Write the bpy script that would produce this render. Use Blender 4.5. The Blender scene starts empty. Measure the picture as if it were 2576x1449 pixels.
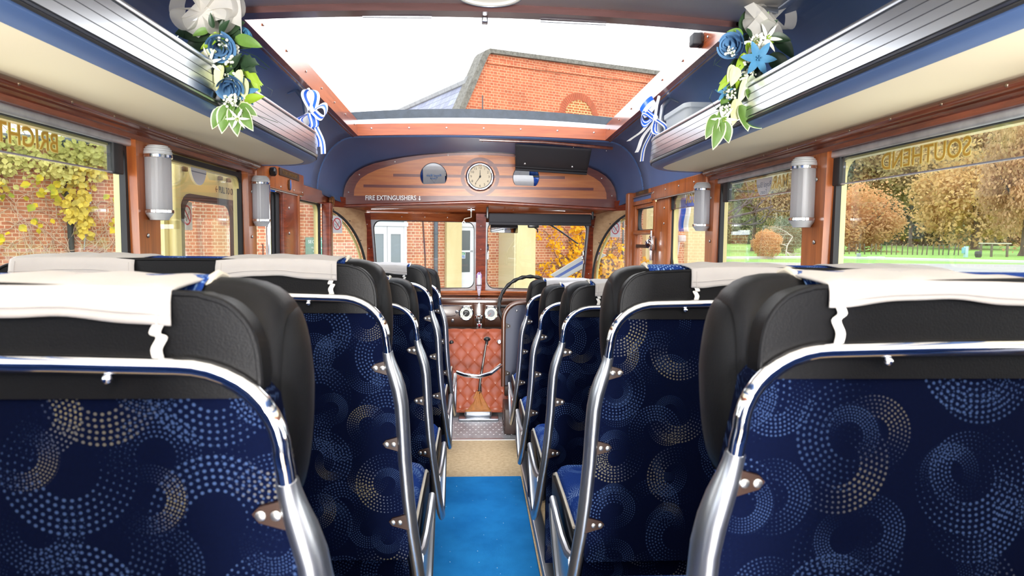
# Interior of a vintage coach seen from the rear aisle. X right, Y forward, Z up, metres, aisle floor at z = 0.
import bpy, bmesh, math, random
from mathutils import Vector, Matrix, Euler
random.seed(11)
S = bpy.context.scene
COL = S.collection
PI = math.pi

# ------------------------------------------------------------------ camera, sky, light, exposure
def camera():
    yaw, pitch, roll = 0.056, -0.072, 0.010
    fwd = Vector((math.sin(yaw) * math.cos(pitch), math.cos(yaw) * math.cos(pitch), math.sin(pitch)))
    right = Vector((math.cos(yaw), -math.sin(yaw), 0)); up = right.cross(fwd)
    r = right * math.cos(roll) + up * math.sin(roll); u = up * math.cos(roll) - right * math.sin(roll)
    cd = bpy.data.cameras.new('camera'); co = bpy.data.objects.new('camera', cd); COL.objects.link(co)
    cd.sensor_width = 36.0; cd.lens = 36.0 * 1700.0 / 2576.0
    cd.clip_start = 0.03; cd.clip_end = 1500
    m = Matrix((r, u, -fwd)).transposed().to_4x4(); m.translation = Vector((-0.049, 0, 1.10)); co.matrix_world = m
    cd.dof.use_dof = True; cd.dof.focus_distance = 4.0; cd.dof.aperture_fstop = 10.0
    S.camera = co
camera()
S.view_settings.view_transform = 'Standard'; S.view_settings.look = 'None'
S.view_settings.gamma = 1.0; S.view_settings.use_curve_mapping = False
S.view_settings.exposure = 1.9
cy = S.cycles
cy.max_bounces = 7; cy.diffuse_bounces = 4; cy.glossy_bounces = 4; cy.transmission_bounces = 4
cy.transparent_max_bounces = 24; cy.caustics_reflective = False; cy.caustics_refractive = False
cy.use_denoising = True; cy.sample_clamp_indirect = 6.0

def world():
    w = bpy.data.worlds.new('overcast_sky'); S.world = w; w.use_nodes = True
    nt = w.node_tree; nt.nodes.clear(); N = nt.nodes.new; L = nt.links.new
    tc = N('ShaderNodeTexCoord'); no = N('ShaderNodeTexNoise'); no.inputs['Scale'].default_value = 1.6; no.inputs['Detail'].default_value = 3
    L(tc.outputs['Generated'], no.inputs['Vector'])
    cr = N('ShaderNodeValToRGB'); e = cr.color_ramp.elements
    e[0].position = 0.36; e[0].color = (0.78, 0.87, 1.0, 1); e[1].position = 0.58; e[1].color = (1.0, 1.0, 1.0, 1)
    L(no.outputs['Fac'], cr.inputs['Fac'])
    bg = N('ShaderNodeBackground'); bg.inputs['Strength'].default_value = SKY
    L(cr.outputs['Color'], bg.inputs['Color'])
    out = N('ShaderNodeOutputWorld'); L(bg.outputs['Background'], out.inputs['Surface'])
SKY = 1.0
world()

def fill_panel(name, loc, rot, sx, sy, power, col=(1, 0.98, 0.95)):
    ld = bpy.data.lights.new(name, 'AREA'); ld.shape = 'RECTANGLE'; ld.size = sx; ld.size_y = sy
    ld.energy = power; ld.color = col
    o = bpy.data.objects.new(name, ld); COL.objects.link(o); o.location = loc; o.rotation_euler = rot
    return o
# added fill lights out of view, brightening the interior
fill_panel('rear_high_fill', (0, -2.3, 1.32), (PI / 2 + 0.12, 0, 0), 1.8, 0.6, 7)  # added light over the seat tops towards the clock panel
fill_panel('rear_low_fill', (0, -2.2, 0.62), (PI / 2 + 0.60, 0, 0), 0.5, 0.8, 115)  # added low light tilted up to brighten the ceiling lining
fill_panel('side_fill', (-1.45, 0.85, 0.80), (0, -PI / 2 - 0.55, 0), 0.8, 1.2, 6.5)  # added pair outside the near windows, lifting rack undersides and ceiling
fill_panel('side_fill', (1.45, 0.85, 0.80), (0, PI / 2 + 0.55, 0), 0.8, 1.2, 6.5)

# ------------------------------------------------------------------ small helpers
def lin(r, g=None, b=None):
    if g is None: g = b = r
    f = lambda c: (c / 12.92 if c <= 0.04045 else ((c + 0.055) / 1.055) ** 2.4)
    return (f(r / 255), f(g / 255), f(b / 255), 1.0)

def ext(r, g, b, k=0.66):
    c = lin(r, g, b); return (c[0] * k, c[1] * k, c[2] * k, 1.0)

def tag(o, label=None, cat=None, group=None, kind=None):
    if label: o['label'] = label
    if cat: o['category'] = cat
    if group: o['group'] = group
    if kind: o['kind'] = kind
    return o

def empty(name, loc=(0, 0, 0), rz=0.0, label=None, cat=None, group=None, kind=None):
    o = bpy.data.objects.new(name, None); COL.objects.link(o); o.empty_display_size = 0.1
    o.location = loc; o.rotation_euler = (0, 0, rz)
    return tag(o, label, cat, group, kind)

def copy_tree(o, parent=None, kids={}):
    c = o.copy(); COL.objects.link(c); c.parent = parent
    for ch in [x for x in o.children]: copy_tree(ch, c)
    return c

def smoothstep(a, b, x):
    t = max(0.0, min(1.0, (x - a) / (b - a))); return t * t * (3 - 2 * t)

class MB:
    """collects shapes and links them as ONE mesh object"""
    def __init__(s): s.v = []; s.f = []; s.m = []
    def add(s, vs, fs, mi=0):
        o = len(s.v); s.v += [tuple(p) for p in vs]
        for f in fs: s.f.append([i + o for i in f]); s.m.append(mi)
        return s
    def box(s, x0, x1, y0, y1, z0, z1, mi=0):
        vs = [(x, y, z) for z in (z0, z1) for y in (y0, y1) for x in (x0, x1)]
        return s.add(vs, [(0, 2, 3, 1), (4, 5, 7, 6), (0, 1, 5, 4), (2, 6, 7, 3), (0, 4, 6, 2), (1, 3, 7, 5)], mi)
    def rbox(s, x0, x1, y0, y1, z0, z1, r=0.01, seg=3, mi=0, mat=None):
        bm = bmesh.new(); bmesh.ops.create_cube(bm, size=1.0)
        for v in bm.verts:
            v.co = Vector(((x0 + x1) / 2 + v.co.x * (x1 - x0), (y0 + y1) / 2 + v.co.y * (y1 - y0), (z0 + z1) / 2 + v.co.z * (z1 - z0)))
        r = min(r, 0.49 * min(abs(x1 - x0), abs(y1 - y0), abs(z1 - z0)))
        bmesh.ops.bevel(bm, geom=list(bm.edges), offset=r, segments=seg, profile=0.5, affect='EDGES')
        bm.verts.index_update()
        vs = [v.co.copy() for v in bm.verts]
        if mat is not None: vs = [mat @ p for p in vs]
        s.add(vs, [[v.index for v in f.verts] for f in bm.faces], mi); bm.free(); return s
    def tube(s, pts, r, n=10, closed=False, mi=0, cap=True, flat=1.0, up=None):
        P = [Vector(p) for p in pts]; k = len(P)
        R = r if isinstance(r, (list, tuple)) else [r] * k
        T = []
        for i in range(k):
            a = P[(i - 1) % k] if (closed or i > 0) else P[i]; b = P[(i + 1) % k] if (closed or i < k - 1) else P[i]
            t = (b - a); T.append(t.normalized() if t.length > 1e-9 else Vector((0, 0, 1)))
        ref = Vector(up) if up else (Vector((0, 0, 1)) if abs(T[0].z) < 0.9 else Vector((1, 0, 0)))
        nn = (ref - T[0] * ref.dot(T[0])).normalized(); vs = []
        for i in range(k):
            nn = nn - T[i] * nn.dot(T[i])
            nn = nn.normalized() if nn.length > 1e-6 else Vector((1, 0, 0))
            bb = T[i].cross(nn); ri = R[i]
            ra, rb = ri if isinstance(ri, tuple) else (ri, ri * flat)
            for j in range(n):
                a = 2 * PI * j / n; vs.append(P[i] + nn * (math.cos(a) * ra) + bb * (math.sin(a) * rb))
        fs = []
        for i in range(k if closed else k - 1):
            i2 = (i + 1) % k
            for j in range(n):
                j2 = (j + 1) % n; fs.append((i * n + j, i * n + j2, i2 * n + j2, i2 * n + j))
        if cap and not closed:
            fs.append(tuple(range(n - 1, -1, -1))); fs.append(tuple((k - 1) * n + j for j in range(n)))
        return s.add(vs, fs, mi)
    def lathe(s, prof, c=(0, 0, 0), axis='z', n=24, mi=0):
        vs = []; c = Vector(c)
        for (r, h) in prof:
            for j in range(n):
                a = 2 * PI * j / n; x, y = r * math.cos(a), r * math.sin(a)
                p = {'z': (x, y, h), 'y': (x, h, y), 'x': (h, x, y)}[axis]; vs.append(c + Vector(p))
        fs = [(i * n + j, i * n + (j + 1) % n, (i + 1) * n + (j + 1) % n, (i + 1) * n + j) for i in range(len(prof) - 1) for j in range(n)]
        fs.append(tuple(range(n - 1, -1, -1))); fs.append(tuple((len(prof) - 1) * n + j for j in range(n)))
        return s.add(vs, fs, mi)
    def prism(s, poly, d0, d1, fn, mi=0):
        """poly in (a, b); fn(a, b, d) -> xyz"""
        k = len(poly); vs = [fn(a, b, d0) for a, b in poly] + [fn(a, b, d1) for a, b in poly]
        fs = [tuple(range(k - 1, -1, -1)), tuple(range(k, 2 * k))]
        fs += [(i, (i + 1) % k, k + (i + 1) % k, k + i) for i in range(k)]
        return s.add(vs, fs, mi)
    def band(s, outer, inner, d0, d1, fn, mi=0, closed=True):
        """ring-shaped plate between two outlines of the same length"""
        k = len(outer); vs = []
        for d in (d0, d1):
            vs += [fn(a, b, d) for a, b in outer] + [fn(a, b, d) for a, b in inner]
        fs = []
        for i in range(k if closed else k - 1):
            j = (i + 1) % k
            fs += [(i, j, k + j, k + i), (2 * k + i, 3 * k + i, 3 * k + j, 2 * k + j), (i, 2 * k + i, 2 * k + j, j), (k + i, k + j, 3 * k + j, 3 * k + i)]
        if not closed:
            fs += [(0, k, 3 * k, 2 * k), (k - 1, 3 * k - 1, 4 * k - 1, 2 * k - 1)]
        return s.add(vs, fs, mi)
    def grid(s, fn, nu, nv, mi=0, wrap=False):
        vs = [fn(i / nu, j / nv) for j in range(nv + 1) for i in range(nu + 1)]
        fs = [(j * (nu + 1) + i, j * (nu + 1) + i + 1, (j + 1) * (nu + 1) + i + 1, (j + 1) * (nu + 1) + i) for j in range(nv) for i in range(nu)]
        return s.add(vs, fs, mi)
    def ball(s, c, r, nu=16, nv=10, mi=0, mat=None):
        rr = r if isinstance(r, tuple) else (r, r, r)
        def fn(a, b):
            p = Vector((rr[0] * math.sin(PI * b) * math.cos(2 * PI * a), rr[1] * math.sin(PI * b) * math.sin(2 * PI * a), rr[2] * math.cos(PI * b)))
            if mat is not None: p = mat @ p
            return Vector(c) + p
        return s.grid(fn, nu, nv, mi)
    def build(s, name, mats, parent=None, smooth=35, solid=0.0, kind=None, label=None, offset=1.0):
        me = bpy.data.meshes.new(name); me.from_pydata(s.v, [], s.f)
        for m in (mats if isinstance(mats, (list, tuple)) else [mats]): me.materials.append(m)
        if len(me.materials) > 1: me.polygons.foreach_set('material_index', s.m)
        bm = bmesh.new(); bm.from_mesh(me); bmesh.ops.remove_doubles(bm, verts=bm.verts, dist=1e-5)
        if not solid: bmesh.ops.recalc_face_normals(bm, faces=bm.faces)
        bm.to_mesh(me); bm.free()
        if smooth:
            me.polygons.foreach_set('use_smooth', [True] * len(me.polygons))
            me.set_sharp_from_angle(angle=math.radians(smooth))
        me.update()
        o = bpy.data.objects.new(name, me); COL.objects.link(o)
        if parent is not None: o.parent = parent
        if solid:
            md = o.modifiers.new('thickness', 'SOLIDIFY'); md.thickness = solid; md.offset = offset
        if kind: o['kind'] = kind
        if label: o['label'] = label
        return o

def arc(cx, cz, rx, rz, a0, a1, n):
    return [(cx + rx * math.cos(math.radians(a0 + (a1 - a0) * i / n)), cz + rz * math.sin(math.radians(a0 + (a1 - a0) * i / n))) for i in range(n + 1)]

def rrect(x0, x1, z0, z1, r, n=5):
    return arc(x1 - r, z1 - r, r, r, 0, 90, n) + arc(x0 + r, z1 - r, r, r, 90, 180, n) + arc(x0 + r, z0 + r, r, r, 180, 270, n) + arc(x1 - r, z0 + r, r, r, 270, 360, n)

def spline(pts, n=4):
    out = []
    for i in range(len(pts) - 1):
        p0, p1, p2, p3 = pts[max(0, i - 1)], pts[i], pts[i + 1], pts[min(len(pts) - 1, i + 2)]
        for k in range(n):
            t = k / n; out.append(tuple(.5 * ((2 * b) + (c - a) * t + (2 * a - 5 * b + 4 * c - d) * t * t + (3 * b - a - 3 * c + d) * t ** 3) for a, b, c, d in zip(p0, p1, p2, p3)))
    return out + [tuple(pts[-1])]

XZ = lambda a, b, d: (a, d, b)
YZ = lambda a, b, d: (d, a, b)
XY = lambda a, b, d: (a, b, d)

def text(name, body, size, m, parent, mtx, depth=0.0006, align='CENTER', stretch=1.0, offset=0.0):
    """lettering as a mesh; mtx maps the text's own x (reading direction), y (up), z (out of the face)"""
    cu = bpy.data.curves.new(name, 'FONT'); cu.body = body; cu.size = size; cu.extrude = depth; cu.align_x = align; cu.align_y = 'CENTER'
    cu.offset = offset; cu.resolution_u = 3
    ob = bpy.data.objects.new(name, cu); COL.objects.link(ob)
    dg = bpy.context.evaluated_depsgraph_get(); me = bpy.data.meshes.new_from_object(ob.evaluated_get(dg))
    COL.objects.unlink(ob); bpy.data.objects.remove(ob); bpy.data.curves.remove(cu)
    me.name = name
    for v in me.vertices: v.co = mtx @ Vector((v.co.x * stretch, v.co.y, v.co.z))
    me.materials.clear(); me.materials.append(m)
    o = bpy.data.objects.new(name, me); COL.objects.link(o)
    if parent is not None: o.parent = parent
    return o

def frame_mtx(right, up, loc):
    r = Vector(right).normalized(); u = Vector(up).normalized(); n = r.cross(u)
    m = Matrix((r, u, n)).transposed().to_4x4(); m.translation = Vector(loc); return m

# ------------------------------------------------------------------ materials
def nodes(name):
    m = bpy.data.materials.new(name); m.use_nodes = True; nt = m.node_tree; nt.nodes.clear()
    return m, nt, nt.nodes.new, nt.links.new

def mapped(nt, scale, coord='Object'):
    N, L = nt.nodes.new, nt.links.new
    tc = N('ShaderNodeTexCoord'); mp = N('ShaderNodeMapping'); mp.inputs['Scale'].default_value = scale
    L(tc.outputs[coord], mp.inputs['Vector']); return mp.outputs['Vector']

def P(name, col, rough=0.5, metal=0.0, var=None, bump=None, coat=0.0, sheen=0.0, spec=0.5, col2=None, aniso=None):
    """principled; var=(scale3, amount) noise between col and col2 (or a darker col); bump=(scale3, strength, distance)"""
    m, nt, N, L = nodes(name)
    b = N('ShaderNodeBsdfPrincipled'); out = N('ShaderNodeOutputMaterial'); L(b.outputs[0], out.inputs[0])
    b.inputs['Base Color'].default_value = col; b.inputs['Roughness'].default_value = rough; b.inputs['Metallic'].default_value = metal
    b.inputs['Specular IOR Level'].default_value = spec
    if coat: b.inputs['Coat Weight'].default_value = coat; b.inputs['Coat Roughness'].default_value = 0.12
    if sheen: b.inputs['Sheen Weight'].default_value = sheen
    if var:
        sc, amt = var
        no = N('ShaderNodeTexNoise'); no.inputs['Scale'].default_value = 1.0; no.inputs['Detail'].default_value = 5; no.inputs['Roughness'].default_value = 0.6
        L(mapped(nt, sc), no.inputs['Vector'])
        cr = N('ShaderNodeValToRGB'); e = cr.color_ramp.elements; e[0].position = 0.32; e[1].position = 0.68
        c2 = col2 if col2 else tuple(c * (1 - amt) for c in col[:3]) + (1,)
        e[0].color = c2; e[1].color = col
        L(no.outputs['Fac'], cr.inputs['Fac']); L(cr.outputs['Color'], b.inputs['Base Color'])
    if bump:
        sc, st, di = bump
        no = N('ShaderNodeTexNoise'); no.inputs['Scale'].default_value = 1.0; no.inputs['Detail'].default_value = 4
        L(mapped(nt, sc), no.inputs['Vector'])
        bp = N('ShaderNodeBump'); bp.inputs['Strength'].default_value = st; bp.inputs['Distance'].default_value = di
        L(no.outputs['Fac'], bp.inputs['Height']); L(bp.outputs['Normal'], b.inputs['Normal'])
    return m

def glass(name, tint=(0.97, 0.985, 0.975, 1), base=0.03, gain=1.0):
    """clear pane: see-through with angle-dependent mirror reflection, the same from both sides"""
    m, nt, N, L = nodes(name)
    g = N('ShaderNodeNewGeometry'); d = N('ShaderNodeVectorMath'); d.operation = 'DOT_PRODUCT'
    L(g.outputs['Incoming'], d.inputs[0]); L(g.outputs['Normal'], d.inputs[1])
    ab = N('ShaderNodeMath'); ab.operation = 'ABSOLUTE'; L(d.outputs['Value'], ab.inputs[0])
    su = N('ShaderNodeMath'); su.operation = 'SUBTRACT'; su.inputs[0].default_value = 1.0; L(ab.outputs[0], su.inputs[1]); su.use_clamp = True
    po = N('ShaderNodeMath'); po.operation = 'POWER'; po.inputs[1].default_value = 5.0; L(su.outputs[0], po.inputs[0])
    ma = N('ShaderNodeMath'); ma.operation = 'MULTIPLY_ADD'; ma.inputs[1].default_value = gain * (1 - base); ma.inputs[2].default_value = base; L(po.outputs[0], ma.inputs[0]); ma.use_clamp = True
    t = N('ShaderNodeBsdfTransparent'); t.inputs['Color'].default_value = tint
    gl = N('ShaderNodeBsdfGlossy'); gl.inputs['Roughness'].default_value = 0.0; gl.inputs['Color'].default_value = (1, 1, 1, 1)
    mx = N('ShaderNodeMixShader'); L(ma.outputs[0], mx.inputs[0]); L(t.outputs[0], mx.inputs[1]); L(gl.outputs[0], mx.inputs[2])
    out = N('ShaderNodeOutputMaterial'); L(mx.outputs[0], out.inputs[0]); return m

def sheer(name, col, clear=0.4, transl=0.5, rough=0.5):
    """thin translucent stuff: organza, frosted plastic"""
    m, nt, N, L = nodes(name)
    d = N('ShaderNodeBsdfDiffuse'); d.inputs['Color'].default_value = col
    tr = N('ShaderNodeBsdfTranslucent'); tr.inputs['Color'].default_value = col
    gl = N('ShaderNodeBsdfGlossy'); gl.inputs['Roughness'].default_value = rough; gl.inputs['Color'].default_value = (1, 1, 1, 1)
    t = N('ShaderNodeBsdfTransparent')
    a = N('ShaderNodeMixShader'); a.inputs[0].default_value = transl; L(d.outputs[0], a.inputs[1]); L(tr.outputs[0], a.inputs[2])
    b = N('ShaderNodeMixShader'); b.inputs[0].default_value = 0.06; L(a.outputs[0], b.inputs[1]); L(gl.outputs[0], b.inputs[2])
    c = N('ShaderNodeMixShader'); c.inputs[0].default_value = clear; L(b.outputs[0], c.inputs[1]); L(t.outputs[0], c.inputs[2])
    out = N('ShaderNodeOutputMaterial'); L(c.outputs[0], out.inputs[0]); return m

def moquette(name, base, dots, gold):
    """velvet with rings of woven dots: three layers of dotted swirls, fading round each ring"""
    m, nt, N, L = nodes(name)
    def M(op, a, b=None, c=None, clamp=False):
        n = N('ShaderNodeMath'); n.operation = op; n.use_clamp = clamp
        for i, x in enumerate((a, b, c)):
            if x is None: continue
            if isinstance(x, (int, float)): n.inputs[i].default_value = x
            else: L(x, n.inputs[i])
        return n.outputs[0]
    tc = N('ShaderNodeTexCoord'); oi = N('ShaderNodeObjectInfo'); sp = N('ShaderNodeSeparateXYZ'); L(tc.outputs['Object'], sp.inputs[0])
    lo = N('ShaderNodeSeparateXYZ'); L(oi.outputs['Location'], lo.inputs[0])
    X = M('ADD', sp.outputs[0], M('MULTIPLY', lo.outputs[1], 3.7)); Z = M('ADD', M('SUBTRACT', sp.outputs[2], sp.outputs[1]), M('MULTIPLY', lo.outputs[0], 5.3))
    total = None; goldm = None
    for (cell, R, ring, ox, oz, ph, base_s) in ((0.128, 0.062, 0.0062, 0.03, 0.05, 0.4, 0.34), (0.104, 0.042, 0.0042, 0.11, 0.02, 2.4, 0.33), (0.150, 0.054, 0.0055, 0.13, 0.15, 4.3, 0.34), (0.110, 0.034, 0.0030, 0.05, 0.12, 5.4, 0.33)):
        u = M('DIVIDE', M('ADD', X, ox), cell); w = M('DIVIDE', M('ADD', Z, oz), cell)
        iu = M('FLOOR', u); w2 = M('ADD', w, M('MULTIPLY', M('FRACT', M('MULTIPLY', iu, 0.37)), 1.0)); iw = M('FLOOR', w2)
        cb = N('ShaderNodeCombineXYZ'); L(iu, cb.inputs[0]); L(iw, cb.inputs[1]); cb.inputs[2].default_value = ph
        wn = N('ShaderNodeTexWhiteNoise'); wn.noise_dimensions = '3D'; L(cb.outputs[0], wn.inputs['Vector'])
        rs = N('ShaderNodeSeparateColor'); L(wn.outputs['Color'], rs.inputs[0])
        du = M('MULTIPLY', M('SUBTRACT', M('FRACT', u), 0.5), cell); dw = M('MULTIPLY', M('SUBTRACT', M('FRACT', w2), 0.5), cell)
        r = M('SQRT', M('ADD', M('MULTIPLY', du, du), M('MULTIPLY', dw, dw))); th = M('ARCTAN2', dw, du)
        q = M('DIVIDE', r, ring); i = M('FLOOR', q); cnt = M('FLOOR', M('MULTIPLY', M('ADD', i, 0.5), 5.6))
        a = M('SUBTRACT', M('FRACT', M('ADD', M('MULTIPLY', M('DIVIDE', th, 2 * PI), cnt), M('MULTIPLY', i, 0.37))), 0.5)
        bq = M('SUBTRACT', M('FRACT', q), 0.5)
        d = M('SQRT', M('ADD', M('MULTIPLY', a, a), M('MULTIPLY', bq, bq)))
        ang = M('ADD', M('MULTIPLY', M('COSINE', M('SUBTRACT', th, M('MULTIPLY', rs.outputs[0], 6.2831))), 0.5), 0.5)
        size = M('MULTIPLY', M('ADD', M('MULTIPLY', ang, 0.85), 0.05), base_s)
        dot = M('SUBTRACT', 1.0, M('SMOOTH_MIN', 1.0, M('DIVIDE', d, M('MAXIMUM', size, 0.02)), 0.2), clamp=True)
        dot = M('MULTIPLY', dot, 2.2, clamp=True)
        inside = M('MULTIPLY', M('LESS_THAN', r, R), M('GREATER_THAN', r, R * 0.42))
        lay = M('MULTIPLY', M('MULTIPLY', dot, inside), M('ADD', M('MULTIPLY', ang, 0.75), 0.25))
        lay = M('MULTIPLY', lay, M('ADD', M('MULTIPLY', rs.outputs[1], 0.5), 0.5))
        total = lay if total is None else M('MAXIMUM', total, lay)
        g = M('MULTIPLY', M('GREATER_THAN', rs.outputs[2], 0.80), M('POWER', ang, 4.0))
        g = M('MULTIPLY', g, lay); goldm = g if goldm is None else M('MAXIMUM', goldm, g)
    no = N('ShaderNodeTexNoise'); no.inputs['Scale'].default_value = 260; no.inputs['Detail'].default_value = 2; L(tc.outputs['Object'], no.inputs['Vector'])
    mb = N('ShaderNodeMix'); mb.data_type = 'RGBA'; mb.inputs[6].default_value = base; mb.inputs[7].default_value = tuple(c * 1.7 for c in base[:3]) + (1,); L(no.outputs['Fac'], mb.inputs[0])
    m1 = N('ShaderNodeMix'); m1.data_type = 'RGBA'; L(total, m1.inputs[0]); L(mb.outputs[2], m1.inputs[6]); m1.inputs[7].default_value = dots
    m2 = N('ShaderNodeMix'); m2.data_type = 'RGBA'; L(goldm, m2.inputs[0]); L(m1.outputs[2], m2.inputs[6]); m2.inputs[7].default_value = gold
    b = N('ShaderNodeBsdfPrincipled'); L(m2.outputs[2], b.inputs['Base Color']); b.inputs['Roughness'].default_value = 0.9
    b.inputs['Specular IOR Level'].default_value = 0.05
    out = N('ShaderNodeOutputMaterial'); L(b.outputs[0], out.inputs[0]); return m

def brick(name, c1, c2, mortar, w=0.225, h=0.075, ms=0.0065, rough=0.9, squash=0.5):
    m, nt, N, L = nodes(name)
    tc = N('ShaderNodeTexCoord'); sp = N('ShaderNodeSeparateXYZ'); L(tc.outputs['Object'], sp.inputs[0])
    ad = N('ShaderNodeMath'); ad.operation = 'ADD'; L(sp.outputs[0], ad.inputs[0]); L(sp.outputs[1], ad.inputs[1])
    cb = N('ShaderNodeCombineXYZ'); L(ad.outputs[0], cb.inputs[0]); L(sp.outputs[2], cb.inputs[1])
    br = N('ShaderNodeTexBrick'); br.offset = 0.5; br.squash = squash; br.squash_frequency = 2
    for k, v in (('Scale', 1.0), ('Mortar Size', ms), ('Mortar Smooth', 0.25), ('Bias', 0.0), ('Brick Width', w), ('Row Height', h)): br.inputs[k].default_value = v
    br.inputs['Color1'].default_value = c1; br.inputs['Color2'].default_value = c2; br.inputs['Mortar'].default_value = mortar
    L(cb.outputs[0], br.inputs['Vector'])
    no = N('ShaderNodeTexNoise'); no.inputs['Scale'].default_value = 1.1; no.inputs['Detail'].default_value = 6; L(cb.outputs[0], no.inputs['Vector'])
    mx = N('ShaderNodeMix'); mx.data_type = 'RGBA'; mx.blend_type = 'OVERLAY'; mx.inputs[0].default_value = 0.35
    L(br.outputs['Color'], mx.inputs[6]); L(no.outputs['Fac'], mx.inputs[7])
    b = N('ShaderNodeBsdfPrincipled'); b.inputs['Roughness'].default_value = rough; L(mx.outputs[2], b.inputs['Base Color'])
    bp = N('ShaderNodeBump'); bp.invert = True; bp.inputs['Strength'].default_value = 0.5; bp.inputs['Distance'].default_value = 0.01
    L(br.outputs['Fac'], bp.inputs['Height']); L(bp.outputs['Normal'], b.inputs['Normal'])
    out = N('ShaderNodeOutputMaterial'); L(b.outputs[0], out.inputs[0]); return m

def leaf(name, c1, c2, scale=1.2, transl=0.35):
    """foliage: colour drifts from leaf to leaf, light passes through"""
    m, nt, N, L = nodes(name)
    g = N('ShaderNodeNewGeometry'); tc = N('ShaderNodeTexCoord'); no = N('ShaderNodeTexNoise'); no.inputs['Scale'].default_value = scale; no.inputs['Detail'].default_value = 4
    L(tc.outputs['Object'], no.inputs['Vector'])
    ad = N('ShaderNodeMath'); ad.operation = 'MULTIPLY_ADD'; L(g.outputs['Random Per Island'], ad.inputs[0]); ad.inputs[1].default_value = 0.5
    mu = N('ShaderNodeMath'); mu.operation = 'MULTIPLY_ADD'; L(no.outputs['Fac'], mu.inputs[0]); mu.inputs[1].default_value = 1.6; mu.inputs[2].default_value = -0.55
    L(mu.outputs[0], ad.inputs[2]); ad.use_clamp = True
    mx = N('ShaderNodeMix'); mx.data_type = 'RGBA'; L(ad.outputs[0], mx.inputs[0]); mx.inputs[6].default_value = c1; mx.inputs[7].default_value = c2
    d = N('ShaderNodeBsdfDiffuse'); t = N('ShaderNodeBsdfTranslucent'); L(mx.outputs[2], d.inputs[0]); L(mx.outputs[2], t.inputs[0])
    s = N('ShaderNodeMixShader'); s.inputs[0].default_value = transl; L(d.outputs[0], s.inputs[1]); L(t.outputs[0], s.inputs[2])
    out = N('ShaderNodeOutputMaterial'); L(s.outputs[0], out.inputs[0]); return m

V = lambda k: (k, k, k)
wood_rail = P('varnished_wood_rail', lin(176, 88, 44), 0.24, var=((9, 2.2, 60), 0.5), coat=0.4, col2=lin(128, 56, 26))
wood_post = P('varnished_wood_post', lin(190, 106, 48), 0.28, var=((60, 60, 4), 0.5), coat=0.3, col2=lin(146, 72, 30))
wood_cross = P('varnished_wood_cross', lin(198, 112, 58), 0.25, var=((5, 40, 60), 0.5), coat=0.3, col2=lin(156, 76, 40))
wood_red = P('red_brown_wood', lin(150, 68, 42), 0.25, var=((12, 6, 50), 0.5), coat=0.4, col2=lin(98, 40, 26))
wood_dark = P('dark_mahogany_moulding', lin(128, 68, 46), 0.2, var=((40, 4, 40), 0.5), coat=0.6, col2=lin(88, 44, 32))
wood_maroon = P('maroon_wood', lin(92, 62, 60), 0.3, var=((3, 30, 30), 0.4), coat=0.3)
veneer = P('honey_veneer', lin(200, 124, 72), 0.2, var=((3.5, 30, 38), 0.4), coat=0.4, col2=lin(172, 98, 58))
veneer_dark = P('dark_veneer_inlay', lin(120, 64, 54), 0.22, var=((6, 30, 60), 0.4), coat=0.4, col2=lin(100, 50, 46))
ply = P('pale_plywood', lin(214, 178, 134), 0.5, var=((14, 14, 40), 0.3), col2=lin(190, 148, 108))
leather = P('black_leathercloth', (0.006, 0.006, 0.007, 1), 0.42, spec=0.16, bump=(V(520), 0.2, 0.0015))
vinyl_blue = P('blue_vinyl_lining', lin(80, 108, 156), 0.42, var=(V(3), 0.15), bump=(V(900), 0.08, 0.001))
cream = P('cream_lining', lin(236, 222, 190), 0.55)
cream_roof = P('cream_roof_lining', lin(242, 236, 224), 0.5)
chrome = P('chrome', (0.86, 0.86, 0.87, 1), 0.06, 1.0)
alloy = P('cast_aluminium', (0.52, 0.54, 0.58, 1), 0.34, 1.0)
alloy_flute = P('polished_aluminium_strip', (0.54, 0.56, 0.585, 1), 0.26, 1.0)
alloy_plate = P('worn_aluminium_floor', (0.66, 0.67, 0.69, 1), 0.46, 0.6, var=(V(14), 0.3), bump=(V(70), 0.2, 0.002))
bronze_screw = P('bronze_screw', (0.36, 0.27, 0.2, 1), 0.35, 1.0)
steel_screw = P('screw_steel', (0.55, 0.54, 0.52, 1), 0.35, 1.0)
brown_metal = P('brown_painted_metal', lin(46, 28, 20), 0.4, spec=0.3)
brown_gloss = P('brown_gloss_dashboard', lin(86, 50, 32), 0.22, coat=0.4)
rubber = P('black_rubber', (0.022, 0.022, 0.024, 1), 0.6)
black_plastic = P('black_plastic', (0.012, 0.012, 0.013, 1), 0.3)
black_fabric = P('charcoal_blind_cloth', (0.03, 0.03, 0.036, 1), 0.75, bump=(V(500), 0.2, 0.001))
seal_grey = P('dark_roof_seal', lin(58, 68, 80), 0.45, var=(V(20), 0.4))
cloth_white = P('white_cotton', lin(190, 186, 184), 0.9, bump=((900, 900, 900), 0.12, 0.0006), var=(V(26), 0.05))
cloth_tape = P('white_tape', lin(236, 234, 230), 0.9)
piping = P('cream_piping', lin(214, 206, 190), 0.6)
lino = P('tan_linoleum', lin(238, 210, 166), 0.5, var=(V(55), 0.2), col2=lin(212, 178, 130))
carpet = P('bright_blue_carpet', lin(44, 150, 226), 0.95, var=(V(7), 0.25), bump=(V(700), 0.6, 0.003), col2=lin(32, 130, 206), spec=0.1)
moq_back = moquette('blue_moquette', (.0007, .0020, .0115, 1), lin(58, 78, 118), lin(124, 114, 78))
moq_seat = moquette('bright_blue_moquette', lin(24, 50, 112), lin(150, 190, 240), lin(190, 205, 230))
quilt = P('terracotta_leather', lin(172, 86, 56), 0.38, var=(V(9), 0.2), col2=lin(154, 74, 46))
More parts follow.
